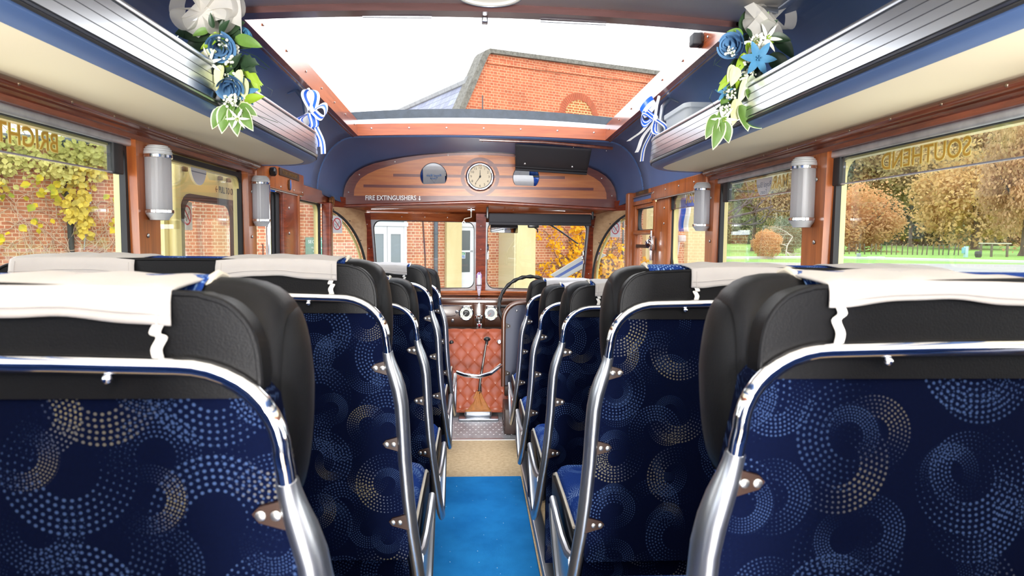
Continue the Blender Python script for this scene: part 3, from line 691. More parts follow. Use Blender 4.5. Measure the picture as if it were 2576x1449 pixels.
# ------------------------------------------------------------------ driver's side: door, posts, header
def driver_side():
    global TRIM
    o = MB().rbox(1.048, 1.085, 3.80, 4.06, 0.0, 1.348, .006).build('trim_%d' % TRIM, wood_post, kind='structure', label='varnished post behind the driver door'); TRIM += 1
    sc = MB()
    for z in (1.29, 1.2): sc.ball((1.046, 3.88, z), (.004, .007, .007), 8, 6)
    sc.build('screw', steel_screw, o)
    o = MB().rbox(0.995, 1.06, 4.60, 4.675, 0.0, 1.425, .012).build('trim_%d' % TRIM, wood_post, kind='structure', label='projecting varnished post in front of the driver door'); TRIM += 1
    sc = MB()
    for z in (1.2, 1.05): sc.ball((0.993, 4.635, z), (.004, .006, .006), 8, 6)
    sc.build('screw', steel_screw, o)
    o = MB().rbox(-1.06, -1.0, 4.555, 4.63, 0.0, 1.33, .008).build('trim_%d' % TRIM, wood_red, kind='structure', label='slim post between the small left window and the curved corner window'); TRIM += 1
    sc = MB(); sc.ball((-.998, 4.59, 1.22), (.004, .007, .007), 8, 6); sc.build('screw', steel_screw, o)
    o = MB().rbox(1.028, 1.06, 3.135, 4.12, 1.347, 1.424, .005).build('trim_%d' % TRIM, wood_post, kind='structure', label='varnished header board over the right window behind the driver'); TRIM += 1
    MB().tube([(1.035, 3.14, 1.347), (1.035, 4.05, 1.347)], .004, 8).build('bright_edge', alloy_flute, o)
    sc = MB()
    for y in (3.3, 3.55, 3.8, 4.05): sc.ball((1.027, y, 1.39), (.003, .006, .006), 8, 6)
    sc.build('screw', steel_screw, o)
    o = MB().rbox(1.03, 1.06, 4.12, 4.60, 1.335, 1.362, .005).build('trim_%d' % TRIM, wood_post, kind='structure', label='header rail directly over the driver door'); TRIM += 1
    MB().box(1.036, 1.06, 4.08, 4.60, 1.362, 1.388).build('blue_strip', vinyl_blue, o, smooth=0)
    MB().tube([(1.030, 4.08, 1.390), (1.030, 4.60, 1.390)], .0045, 8).build('bright_edge', alloy_flute, o)
    MB().rbox(1.034, 1.06, 4.12, 4.60, 1.395, 1.424, .003).build('rail_top', wood_post, o)
    e = empty('notice_plate', (1.032, 4.36, 1.411), label='dark lettered plate over the driver door', cat='plate')
    MB().rbox(-.002, .003, -.16, .16, -.012, .012, .001).build('plate', bpy.data.materials['dark_bronze_plate'], e)
    text('lettering', 'DRIVER ONLY', .018, bpy.data.materials['worn_brass'], e, frame_mtx((0, -1, 0), (0, 0, 1), (-.0024, 0, 0)), depth=.0004, stretch=1.3)
    # driver's door
    d = empty('door_1', (1.06, 4.33, 0.0), kind='structure', label='varnished driver door with a split window')
    f = lambda a, b, dd: (dd, a - 4.33, b)
    def bar(nm, ya, yb, za, zb, m, x0=-.02, x1=.02, r=.005): return MB().rbox(x0, x1, ya - 4.33, yb - 4.33, za, zb, r).build(nm, m, d)
    bar('stile', 4.06, 4.10, 0, 1.335, wood_post); bar('stile', 4.555, 4.60, 0, 1.335, wood_post)
    bar('top_rail', 4.10, 4.555, 1.312, 1.335, wood_post); bar('middle_rail', 4.09, 4.575, 1.138, 1.166, wood_post, -.03, .01, .009)
    bar('lower_bar', 4.10, 4.56, 1.052, 1.074, brown_metal, -.012, .012); bar('door_panel', 4.10, 4.555, 0, 0.93, navy_wall, -.01, .02)
    MB().band(rrect(4.098, 4.557, 1.16, 1.318, .004), rrect(4.11, 4.545, 1.172, 1.308, .05), -.002, .02, f).build('window_frame', rubber, d)
    MB().prism(rrect(4.10, 4.555, 0.93, 1.315, .01), .008, .012, f).build('pane', window_glass, d)
    h = MB().rbox(-.05, -.02, -.30, -.25, 1.04, 1.13, .008); h.tube([(-.05, -.27, 1.10), (-.075, -.30, 1.09), (-.08, -.36, 1.07)], [.011, .010, .013], 10)
    h.tube([(-.035, -.262, 1.13), (-.035, -.262, 1.16)], .008, 8).tube([(-.035, -.262, 1.05), (-.035, -.262, 0.98)], .012, 10)
    h.build('door_handle', chrome, d)
driver_side()

def aim(m, t):
    c = Vector((-.049, 0, 1.10)); m = Vector(m); n = ((c - m).normalized() + (Vector(t) - m).normalized()).normalized()
    return (math.asin(-n.z), math.atan2(n.x, -n.y))
MIR_L = aim((-.343, 4.893, 1.543), (-.43, 2.83, .872)); MIR_R = aim((.318, 4.893, 1.543), (.46, 2.80, .925))

# ------------------------------------------------------------------ front end: clock panel, windscreen, corner windows
def clock_panel():
    o = empty('clock_panel', (0, 4.9, 1.335), label='arched veneered panel over the windscreen with inlaid stripes and a ring', cat='panel')
    f = lambda a, b, d: (a, d, b - 1.335)
    outer = [(-x, z) for x, z in ARCH[::-1]] + ARCH[1:]
    bottom = [(.98, 1.33), (.5, 1.352), (0, 1.372), (-.5, 1.352), (-.98, 1.33)]
    MB().prism(outer + bottom, 0.0, 0.025, f).build('border_board', veneer_dark, o, smooth=0)
    inh = [(0, 1.70), (.12, 1.697), (.24, 1.69), (.40, 1.672), (.52, 1.648), (.63, 1.62), (.74, 1.585), (.81, 1.553), (.86, 1.52), (.89, 1.48), (.905, 1.44), (.908, 1.398)]
    inner = [(-x, z) for x, z in inh[::-1]] + inh[1:] + [(.5, 1.402), (0, 1.41), (-.5, 1.402)]
    MB().prism(inner, -0.0012, 0.002, f).build('veneer_field', veneer, o, smooth=0)
    g = MB()
    for (xa, xb, z) in ((-.30, .28, 1.628), (-.63, .60, 1.547), (-.84, .81, 1.468)): g.box(xa, xb, -.002, .001, z - .010 - 1.335, z + .010 - 1.335)
    g.build('stripe_inlay', veneer_dark, o, smooth=0)
    c = [(-.012 + .139 * math.cos(2 * PI * i / 48), 1.543 + .139 * math.sin(2 * PI * i / 48)) for i in range(48)]
    ci = [(-.012 + .114 * math.cos(2 * PI * i / 48), 1.543 + .114 * math.sin(2 * PI * i / 48)) for i in range(48)]
    MB().band(c, ci, -.0024, .001, f).build('ring_inlay', veneer_dark, o)
    sc = MB()
    for i in (2, 5, 8, 11): 
        for s in (-1, 1):
            x, z = ARCH[i]; sc.ball((s * x * .965, -.001, (z - .018) - 1.335), (.005, .003, .005), 8, 5)
    sc.build('screw', steel_screw, o)
    text('lettering', 'FIRE EXTINGUISHERS', .047, letter_white, o, frame_mtx((1, 0, .012), (0, 0, 1), (-.648, -.0025, 1.3845 - 1.335)), depth=.0005, stretch=.82, offset=.0006)
    a = MB().prism([(-.446, 1.402), (-.440, 1.402), (-.440, 1.382), (-.434, 1.382), (-.443, 1.368), (-.452, 1.382), (-.446, 1.382)], -.003, -.0005, f); a.build('lettering', letter_white, o, smooth=0)
    # moulding under the panel, sloping fascia down to the windscreen
    for s in (-1, 1):
        m = MB().tube([(s * .985, -.006, 1.322 - 1.335), (s * .5, -.006, 1.344 - 1.335), (0, -.006, 1.365 - 1.335)], [.013, .013, .013], 10, flat=1.2); m.build('bottom_moulding', wood_red, o)
clock_panel()

def wall_clock():
    e = empty('wall_clock', (-.012, 4.897, 1.543), label='round cream-faced clock with a chrome rim between two round mirrors', cat='clock')
    MB().lathe([(.102, .0), (.102, -.012), (.098, -.020)], axis='y', n=40).build('dark_case', P('dark_bakelite', lin(30, 24, 22), .3), e)
    MB().tube([(.089 * math.cos(a), -.024, .089 * math.sin(a)) for a in [2 * PI * i / 48 for i in range(48)]], .010, 10, closed=True).build('chrome_rim', chrome, e)
    MB().lathe([(.086, -.015), (.086, -.0205)], axis='y', n=40).build('dial', dial_cream, e)
    for h in range(1, 13):
        a = PI / 2 - h * PI / 6
        text('numeral', str(h), .024, letter_black, e, frame_mtx((1, 0, 0), (0, 0, 1), (.064 * math.cos(a), -.0208, .064 * math.sin(a))), depth=.0003)
    t = MB()
    for i in range(60):
        a = 2 * PI * i / 60; t.tube([(.076 * math.cos(a), -.0208, .076 * math.sin(a)), (.079 * math.cos(a), -.0208, .079 * math.sin(a))], .0006, 4)
    t.build('minute_mark', letter_black, e)
    MB().prism([(-.003, -.008), (.003, -.008), (.0015, .045), (0, .052), (-.0015, .045)], -.0235, -.0225, XZ).build('hour_hand', letter_black, e)
    b = math.radians(35); r = lambda x, z: (-x * math.cos(b) - z * math.sin(b), x * math.sin(b) - z * math.cos(b))
    MB().prism([r(x, z) for x, z in ((-.0025, -.01), (.0025, -.01), (.001, .062), (-.001, .062))], -.0255, -.0245, XZ).build('minute_hand', letter_black, e)
    MB().lathe([(.007, -.022), (.007, -.027)], axis='y', n=16).build('hub', letter_black, e)
wall_clock()

def round_mirror(x, tilt, turn, label):
    e = empty('round_mirror', (x, 4.893, 1.543), label=label, cat='mirror'); e.rotation_euler = (tilt, 0, turn)
    MB().lathe([(.093, .0), (.094, -.003), (.092, -.005)], axis='y', n=48).build('glass', mirror_m, e)
    MB().tube([(.0935 * math.cos(a), -.002, .0935 * math.sin(a)) for a in [2 * PI * i / 48 for i in range(48)]], .0022, 8, closed=True).build('bevelled_edge', P('mirror_edge', lin(40, 50, 64), .2), e)
round_mirror(-.343, MIR_L[0], MIR_L[1], 'round frameless mirror on the veneered panel, left of the clock')
round_mirror(.318, MIR_R[0], MIR_R[1], 'round mirror on the veneered panel partly covered by the black blind')

def roof_blind():
    e = empty('roof_blind', (.45, 4.55, 1.74), label='short black blind hanging from a brown rail over the clock panel', cat='blind')
    L0 = Vector((.45, 4.55, 1.74))
    MB().tube([Vector((-.02, 4.47, 1.746)) - L0, Vector((.40, 4.47, 1.738)) - L0, Vector((.86, 4.48, 1.706)) - L0], .010, 8, flat=.7).build('rail', wood_dark, e)
    sc = MB()
    for x in (.0, .3, .6, .82): sc.ball(Vector((x, 4.488, 1.735 - max(0, x - .3) * .085)) - L0, .004, 8, 5)
    sc.build('screw', steel_screw, e)
    def fab(u, v):
        x = .215 + (.722 - .215) * u + .022 * v; y = 4.495 + .315 * v; z = 1.722 - .024 * u - .125 * v - .010 * math.sin(v * PI) + .003 * math.sin(u * 9) * math.sin(v * PI)
        return Vector((x, y, z)) - L0
    MB().grid(fab, 20, 14).build('blind_cloth', black_fabric, e, solid=.004)
    MB().tube([fab(0, 1) + Vector((0, 0, -.003)), fab(1, 1) + Vector((0, 0, -.003))], .010, 10).build('bottom_bar', black_fabric, e)
    MB().tube([fab(0, .86) + Vector((0, -.005, -.004)), fab(1, .86) + Vector((0, -.005, -.004))], .003, 6).build('hem', black_fabric, e)
    for u in (.13, .78): 
        p = fab(u, .68) + Vector((0, -.006, -.005)); MB().ball(p, (.009, .006, .009), 12, 8).build('stud', steel_screw, e)
roof_blind()

# windscreen: V in plan, raked so that the sill is further forward
def ws(a, z, d=0.0):
    """a: -1 left post, 0 centre, 1 right post; z height; d forward offset"""
    y = 5.245 - .125 * abs(a); rake = (1.29 - z) * .20
    return Vector((a * .85 * (1 - (1.29 - z) * .05), y + rake + d, z))

def windscreen():
    global WIN, TRIM
    # fascia and head rail
    n = 12
    t = MB().grid(lambda u, v: (lambda a: (Vector((a * .985, 4.905 + .01 * (1 - abs(a)), 1.322 + .043 * (1 - abs(a)))) * (1 - v) + (ws(a, 1.290, -.03) + Vector((a * .02, 0, .004))) * v))(u * 2 - 1), 24, 4)
    o = t.build('trim_%d' % TRIM, wood_cross, kind='structure', label='sloping wooden fascia under the clock panel', solid=.008, offset=0); TRIM += 1
    sc = MB()
    for s in (-1, 1):
        for a in (.25, .55, .85):
            p = Vector((s * a * .95, 5.03, 1.315)); sc.ball(p, (.004, .004, .002), 8, 5)
    sc.build('screw', steel_screw, o)
    strip = MB(); strip.tube([(-.80, 4.99, 1.309), (-.14, 5.06, 1.334)], .0045, 6); strip.build('bright_strip', alloy_flute, o)
    strip = MB(); strip.tube([(.12, 5.06, 1.334), (.62, 5.01, 1.314)], .0045, 6); strip.build('bright_strip', alloy_flute, o)
    head = MB()
    for s in (-1, 1):
        q = [ws(0, 1.292, -.035), ws(s * 1.03, 1.285, -.035), ws(s * 1.03, 1.285, .02), ws(0, 1.292, .02), ws(0, 1.228, -.03), ws(s * 1.03, 1.236, -.03), ws(s * 1.03, 1.236, .02), ws(0, 1.228, .02)]
        head.add(q, [(0, 1, 2, 3), (4, 5, 6, 7), (0, 1, 5, 4), (1, 2, 6, 5), (2, 3, 7, 6), (3, 0, 4, 7)])
    o = head.build('trim_%d' % TRIM, wood_cross, smooth=20, kind='structure', label='wooden head rail over the two windscreen panes'); TRIM += 1
    sc = MB()
    for a in (-.7, -.5, -.3, .3, .6): sc.ball(ws(a, 1.26, -.034), (.004, .003, .004), 8, 5)
    sc.build('screw', steel_screw, o)
    # posts
    def post(a, hw, z0, z1, nm, y0=-.045, y1=.03):
        global TRIM
        q = []
        for z in (z0, z1):
            p = ws(a, z); q += [p + Vector((-hw, y0, 0)), p + Vector((hw, y0, 0)), p + Vector((hw, y1, 0)), p + Vector((-hw, y1, 0))]
        o = MB().add(q, [(0, 1, 2, 3), (4, 5, 6, 7), (0, 1, 5, 4), (1, 2, 6, 5), (2, 3, 7, 6), (3, 0, 4, 7)]).build('trim_%d' % TRIM, wood_red, smooth=20, kind='structure', label=nm); TRIM += 1
        sc = MB()
        for z in (1.20, 1.02, .84): sc.ball(ws(a, z, y0 - .001), (.004, .003, .004), 8, 5)
        sc.build('screw', steel_screw, o)
    post(0, .038, .665, 1.292, 'red-brown centre post between the windscreen panes')
    post(-1.0, .028, .66, 1.285, 'red-brown left windscreen post'); post(1.0, .028, .66, 1.285, 'red-brown right windscreen post')
    for s in (-1, 1):
        w = empty('window_%d' % WIN, ws(s * .5, .70), kind='structure', label='%s windscreen pane' % ('left' if s < 0 else 'right')); WIN += 1
        base = Vector(w.location); n = 6
        f = lambda a, b, d: ws(s * a, b, d) - base
        def shape(a0, a1, z0, z1, r):
            return [(a0 + (a1 - a0) * u, z0 + (z1 - z0) * v) for u, v in [((p[0]) / .8, p[1] / .5) for p in rrect(0, .8, 0, .5, r, n)]]
        MB().band(shape(.035, .975, .69, 1.245, .004), shape(.062, .950, .714, 1.228, .06), -.022, .012, f).build('pane_frame', alloy_plate, w)
        MB().band(shape(.058, .954, .710, 1.232, .06), shape(.064, .948, .716, 1.226, .058), -.024, -.008, f).build('rubber_edge', rubber, w)
        MB().prism(shape(.04, .97, .695, 1.24, .01), 0, .004, f).build('pane', window_glass, w)
    # window sill ledge and lower apron
    sill = MB(); ap = MB()
    for s in (-1, 1):
        for (mb, za, zb, ya, yb) in ((sill, .672, .700, -.10, .03), (ap, .628, .674, -.075, .02)):
            q = []
            for z in (za, zb):
                for yo in (ya, yb):
                    for a in (0, s * 1.02):
                        p = ws(a, .70); q.append(Vector((p.x, p.y + yo, z - .010 * (1 - abs(a)))))
            mb.add(q, [(0, 1, 3, 2), (4, 5, 7, 6), (0, 1, 5, 4), (1, 3, 7, 5), (3, 2, 6, 7), (2, 0, 4, 6)])
        sill.tube([ws(0, .70, -.10) + Vector((0, 0, -.014)), ws(s * 1.02, .70, -.10) + Vector((0, 0, -.012))], .013, 10)
    sill.build('trim_%d' % TRIM, wood_cross, kind='structure', label='rounded wooden ledge under the windscreen'); TRIM += 1
    ap.build('trim_%d' % TRIM, wood_cross, smooth=20, kind='structure', label='wooden board between the windscreen ledge and the dashboard'); TRIM += 1
windscreen()

def corner_window(s):
    global WIN
    nm = 'left' if s < 0 else 'right'
    w = empty('window_%d' % WIN, (s * .98, 4.85, .70), kind='structure', label='quarter-round %s corner window in pale plywood' % nm); WIN += 1
    base = Vector(w.location)
    def f(a, b, d):
        y = 4.645 + .455 * a; k = smoothstep(4.68, 4.78, y); return Vector((s * (wall_x(y) - .012 + d * (1 - .15 * k)), y + d * .53 * k, b)) - base
    n = 28; inn, out = [], []
    for i in range(n + 1):
        th = PI / 2 * (1 - i / n); ct, st = math.cos(th), math.sin(th)
        inn.append((.985 * ct, .79 + .505 * st))
        if th > PI / 4: out.append((ct / st if ct / st < 1 else 1.0, 1.312))
        else: out.append((1.0, .79 + .522 * st / ct))
    MB().band(out, inn, 0, .014, f, closed=False).build('plywood_panel', ply, w)
    MB().tube([f(a, b, -.004) for a, b in inn], .0085, 8).build('rubber_edge', rubber, w)
    inn2 = [(a * .975, .79 + (b - .79) * .985) for a, b in inn]
    MB().tube([f(a, b, .024) for a, b in inn2], .010, 6).build('outer_rim', yellow_paint, w)
    MB().grid(lambda u, v: f(u, .70 + .61 * v, .020), 10, 1).build('pane', window_glass, w, solid=.004)
    MB().grid(lambda u, v: f(u, .66 + .13 * v, 0), 10, 1).build('lower_panel', ply, w, solid=.012)
    sc = MB()
    for a, b in ((.25, 1.295), (.62, 1.22), (.86, 1.08)): sc.ball(f(a, b, -.002), (.004, .004, .004), 8, 5)
    sc.build('screw', brown_metal, w)
    y = 4.80 if s < 0 else 4.875; x = wall_x(y)
    no_smoking((s * (x - .0095), y + .004, 1.192 if s < 0 else 1.183), Vector((.50 * s * (1 if s > 0 else -1), .866 if s < 0 else -.866, 0)), 'no-smoking sign on the %s curved corner window' % nm)
corner_window(-1); corner_window(1)

# ------------------------------------------------------------------ dashboard, wheel, engine cover, partition
def gauge(x, z, r, dial, label, big):
    e = empty('gauge', (x, 4.938, z), label=label, cat='gauge')
    MB().lathe([(r * .97, .012), (r * .97, -.006)], axis='y', n=36).build('case', black_plastic, e)
    MB().tube([(r * math.cos(a), -.006, r * math.sin(a)) for a in [2 * PI * i / 40 for i in range(40)]], r * .11, 8, closed=True).build('chrome_rim', chrome, e)
    MB().lathe([(r * .93, -.002), (r * .93, -.0075)], axis='y', n=36).build('dial', dial_pale, e)
    MB().lathe([(r * (.5 if big else .55), -.007), (r * (.5 if big else .55), -.0085)], axis='y', n=28).build('dial_centre', letter_black if big else dial_grey, e)
    if big:
        for i, t_ in enumerate(('10', '20', '30', '40', '50', '60')):
            a = math.radians(215 - i * 50); text('numeral', t_, .012, letter_black, e, frame_mtx((1, 0, 0), (0, 0, 1), (r * .72 * math.cos(a), -.0078, r * .72 * math.sin(a))), depth=.0002)
        text('lettering', 'M.P.H.', .010, letter_white, e, frame_mtx((1, 0, 0), (0, 0, 1), (0, -.0088, r * .2)), depth=.0002)
    else:
        g = MB()
        for s in (-1, 1): g.prism(rrect(s * r * .66 - .006, s * r * .66 + .006, -.010, .012, .003), -.010, -.007, XZ)
        g.prism(rrect(-.014, .014, -r * .72, -r * .58, .003), -.010, -.007, XZ); g.build('small_window', dial_pale, e)
    a = math.radians(228); MB().tube([(0, -.010, 0), (r * .68 * math.cos(a), -.010, r * .68 * math.sin(a))], .0012, 5).build('needle', letter_white if big else red_sign, e)

def dashboard():
    e = empty('dashboard', (0, 4.95, .43), label='glossy brown metal dashboard under the windscreen ledge', cat='dashboard')
    z0 = .43
    d = MB()
    d.rbox(-.95, -.09 + .06, -.0, .12, .445 - z0, .622 - z0, .012); d.rbox(.0, .95, -.0, .12, .445 - z0, .622 - z0, .012); d.rbox(-.06, .03, -.006, .1, .445 - z0, .632 - z0, .012)
    d.rbox(-.95, .95, -.02, .12, .425 - z0, .452 - z0, .010); d.rbox(-.95, .95, .01, .15, .612 - z0, .66 - z0, .01)
    d.build('panel', brown_gloss, e)
    g = MB(); g.tube([(-.95, -.004, .600 - z0), (-.07, -.004, .612 - z0)], .0032, 6); g.tube([(.04, -.004, .612 - z0), (.95, -.004, .600 - z0)], .0032, 6)
    g.tube([(-.95, -.003, .533 - z0), (-.21, -.003, .533 - z0), (-.185, -.003, .540 - z0)], .0025, 6); g.build('bright_line', chrome, e)
    g = MB(); g.rbox(-.0195, -.0065, -.016, -.004, .545 - z0, .640 - z0, .004)
    for i in range(10): g.box(-.020, -.006, -.0175, -.015, .55 + .008 * i - z0, .553 + .008 * i - z0)
    g.build('trim_strip', alloy_flute, e)
    g = MB(); g.lathe([(.030, -.006), (.030, -.016), (.020, -.020), (.020, -.034), (.012, -.044)], (-.014, 0, .522 - z0), 'y', 24); g.build('switch_boss', chrome, e)
    g = MB(); g.lathe([(.007, -.030), (.007, -.055)], (-.014, 0, .522 - z0), 'y', 12); g.build('key', black_plastic, e)
    g = MB(); g.rbox(-.022, .0, -.03, -.012, .472 - z0, .505 - z0, .005); g.lathe([(.018, -.022), (.020, -.034), (.014, -.040)], (-.010, 0, .470 - z0), 'y', 20); g.build('lamp_bezel', chrome, e)
    MB().ball((-.010, -.042, .470 - z0), (.012, .008, .012), 14, 8).build('red_lamp', P('red_lens', lin(170, 50, 60), .12), e)
    for x, z in ((-.175, .565), (-.205, .500), (.245, .505)):
        MB().lathe([(.012, -.002), (.012, -.008), (.007, -.010), (.006, -.018)], (x, 0, z - z0), 'y', 16).build('knob', chrome, e)
    MB().rbox(.205, .225, -.004, -.001, .535 - z0, .545 - z0, .001).build('small_label', sign_white, e)
    gauge(-.106, .557, .050, dial_pale, 'round speedometer with a dark centre, on the dashboard left of the chrome strip', True)
    gauge(.075, .557, .050, dial_pale, 'round combined gauge with a grey centre, on the dashboard right of the chrome strip', False)
dashboard()

def bud_vase():
    e = empty('bud_vase', (-.012, 5.20, .66), label='slim cut-crystal bud vase on the centre windscreen post', cat='vase')
    MB().lathe([(.002, .0), (.008, .01), (.016, .05), (.020, .09), (.021, .14)], n=6, axis='z').build('crystal', crystal, e, smooth=0)
    MB().lathe([(.021, .14), (.020, .165), (.012, .180), (.003, .186)], n=6, axis='z').build('amethyst_top', amethyst, e, smooth=0)
    MB().tube([(.0215 * math.cos(a), .0215 * math.sin(a), .085) for a in [2 * PI * i / 20 for i in range(20)]], .003, 6, closed=True).build('bracket_ring', brown_metal, e)
bud_vase()

def steering_wheel():
    e = empty('steering_wheel', (.34, 4.60, .64), label='black steering wheel with a ribbed rim rising behind the front right seats', cat='steering wheel')
    tilt = Matrix.Rotation(math.radians(-22), 3, 'X'); R = .218
    pts = [tilt @ Vector((R * math.cos(a), 0, R * math.sin(a))) for a in [2 * PI * i / 96 for i in range(96)]]
    MB().tube(pts, [.0125 + .0024 * math.cos(i * PI / 2) for i in range(96)], 12, closed=True).build('rim', black_plastic, e)
    for a in (0.0, 2 * PI / 3 + .4, -2 * PI / 3 + .2):
        MB().tube([tilt @ Vector((.02 * math.cos(a + PI), .03, .02 * math.sin(a + PI))), tilt @ Vector((R * .5 * math.cos(a + PI), .02, R * .5 * math.sin(a + PI))), tilt @ Vector((R * math.cos(a + PI), 0, R * math.sin(a + PI)))], .009, 8).build('spoke', black_plastic, e)
    MB().lathe([(.05, .05), (.055, .03), (.04, .0), (.01, -.01)], axis='y', n=24).build('hub', black_plastic, e)
    MB().tube([(0, .04, 0), (.0, .35, -.16)], .022, 12).build('column', brown_metal, e)
steering_wheel()

def engine_cover():
    e = empty('engine_cover', (-.03, 4.3, 0), label='quilted terracotta leather engine cover behind the gear lever', cat='engine cover')
    def f(u, v):
        z = .035 + .455 * v; x = -.225 - .035 * v + u * (.430 + .05 * v)
        y = 4.13 + .34 * v - 4.3
        p, q = (x * 1.0 + z * 1.02) / .088, (x * 1.0 - z * 1.02) / .088
        h = (abs(math.sin(PI * p)) * abs(math.sin(PI * q))) ** .45
        edge = min(u, 1 - u, v * 1.3, (1 - v) * 1.3) * 18; h *= min(1, edge)
        notch = 0.0
        return (x + .03, y - .018 * h - (.0), z + .040 * notch)
    MB().grid(f, 110, 120).build('quilted_face', quilt, e, solid=.02, offset=1, smooth=60)
    pts = [Vector(f(i / 30, 0)) for i in range(31)]
    MB().tube(pts, .009, 8).build('bottom_roll', quilt, e); MB().tube([Vector(f(i / 20, 1)) for i in range(21)], .008, 8).build('top_roll', quilt, e)
    MB().rbox(-.25, .21, .18, .64, .02, .46, .02).build('metal_shell', brown_metal, e)
    g = MB(); g.lathe([(.014, 0), (.014, -.02), (.010, -.022)], (-.165, 4.40 - 4.3, .425), 'y', 14); g.build('rubber_button', black_plastic, e)
    g = MB(); g.lathe([(.020, 0), (.020, -.02)], (.145, 4.41 - 4.3, .425), 'y', 16); g.build('cap_base', quilt, e)
    g = MB(); g.lathe([(.015, -.02), (.015, -.036), (.010, -.040)], (.147, 4.41 - 4.3, .43), 'y', 14); g.build('filler_cap', alloy, e)
engine_cover()

def gear_lever():
    e = empty('gear_lever', (-.02, 4.16, 0), label='long black gear lever in a gathered tan leather gaiter', cat='gear lever')
    b = MB(); b.rbox(-.120, .125, -.13, .13, 0.0, .012, .006); b.rbox(-.085, .085, -.09, .10, .01, .048, .016); b.build('base_plate', alloy, e)
    def boot(u, v):
        a = 2 * PI * u; z = .045 + .11 * v; sq = max(abs(math.cos(a)), abs(math.sin(a)))
        r0 = .068 / sq * .95; r = r0 * (1 - v) ** 1.9 + .013 + .016 * v * (1 - v) * 4 * .5 ; r += .005 * math.sin(a * 9 + 3 * v) * math.sin(PI * v) + .0035 * math.sin(a * 5 - 2)
        return (r * math.cos(a) * (1 if v > .1 else 1) + .004 * v, r * math.sin(a), z)
    MB().grid(boot, 60, 20).build('leather_gaiter', tan_leather, e, smooth=60)
    MB().rbox(-.08, .08, -.085, .085, .044, .052, .004).build('gaiter_flange', tan_leather, e)
    MB().tube([(0.004, 0, .13), (.012, .0, .22), (.034, .02, .36), (.050, .03, .462)], [.008, .0075, .0065, .006], 10).build('lever_rod', black_plastic, e)
    MB().tube([(.050, .03, .44), (.0515, .031, .462)], [.008, .010], 10).build('collar', black_plastic, e)
    MB().ball((.053, .032, .476), (.022, .022, .015), 16, 10).build('knob', black_plastic, e)
    MB().tube([(.0, -.016, .13), (.014, -.02, .155), (.02, -.012, .15), (.016, -.014, .2)], .0025, 6).build('tie_string', rubber, e)
gear_lever()

def partition():
    e = empty('driver_partition', (.56, 4.0, 0), label='brown-framed grey partition behind the driver', cat='partition')
    x0 = .56
    out = [(.985, .0), (.985, .725)] + [(x, z) for x, z in arc(.225, .62, .098, .105, 90, 180, 10)] + [(.127, .22)]
    MB().tube([(x - x0, 0, z) for x, z in out[1:]], .0135, 10, flat=1.2).build('frame_tube', P('brown_frame', lin(92, 52, 30), .3, coat=.3), e)
    pin = [(.98, .22), (.98, .712)] + arc(.235, .61, .096, .100, 90, 180, 10) + [(.139, .22)]
    MB().prism([(a - x0, b) for a, b in pin], .004, .014, XZ).build('panel', grey_panel, e, smooth=20)
    for z in (.585, .30):
        t = MB().prism([(.128 - x0, z - .022), (.128 - x0, z + .022), (.168 - x0, z + .004), (.168 - x0, z - .008)], -.004, .002, XZ).build('bracket', brown_metal, e, smooth=0)
        MB().ball((.155 - x0, -.006, z - .002), (.006, .004, .006), 10, 6).build('screw', steel_screw, t)
    MB().ball((.205 - x0, .0, .675), (.006, .004, .008), 10, 6).build('stud', steel_screw, e)
    b = MB(); b.rbox(.135 - x0, .22 - x0, -.02, .02, .165, .225, .005); b.build('lower_bracket', brown_metal, e)
    e = empty('battery_box', (.175, 3.86, 0), label='low dark brown metal box on the floor by the partition', cat='box')
    MB().rbox(-.05, .07, -.12, .13, .0, .145, .006).build('body', P('dark_brown_metal', lin(58, 40, 36), .4), e)
    for i in range(4): MB().rbox(-.054, -.046, -.115 + .06 * i, -.075 + .06 * i, .02, .045, .003).build('slot', black_plastic, e)
    MB().tube([(-.148, 3.90, .325), (-.10, 3.88, .312), (-.02, 3.87, .305), (.05, 3.90, .318), (.112, 3.97, .352)], .0125, 12).build('barrier_bar', chrome)
    tag(bpy.data.objects['barrier_bar'], 'curved bright bar across the aisle in front of the gear lever', 'rail')
partition()

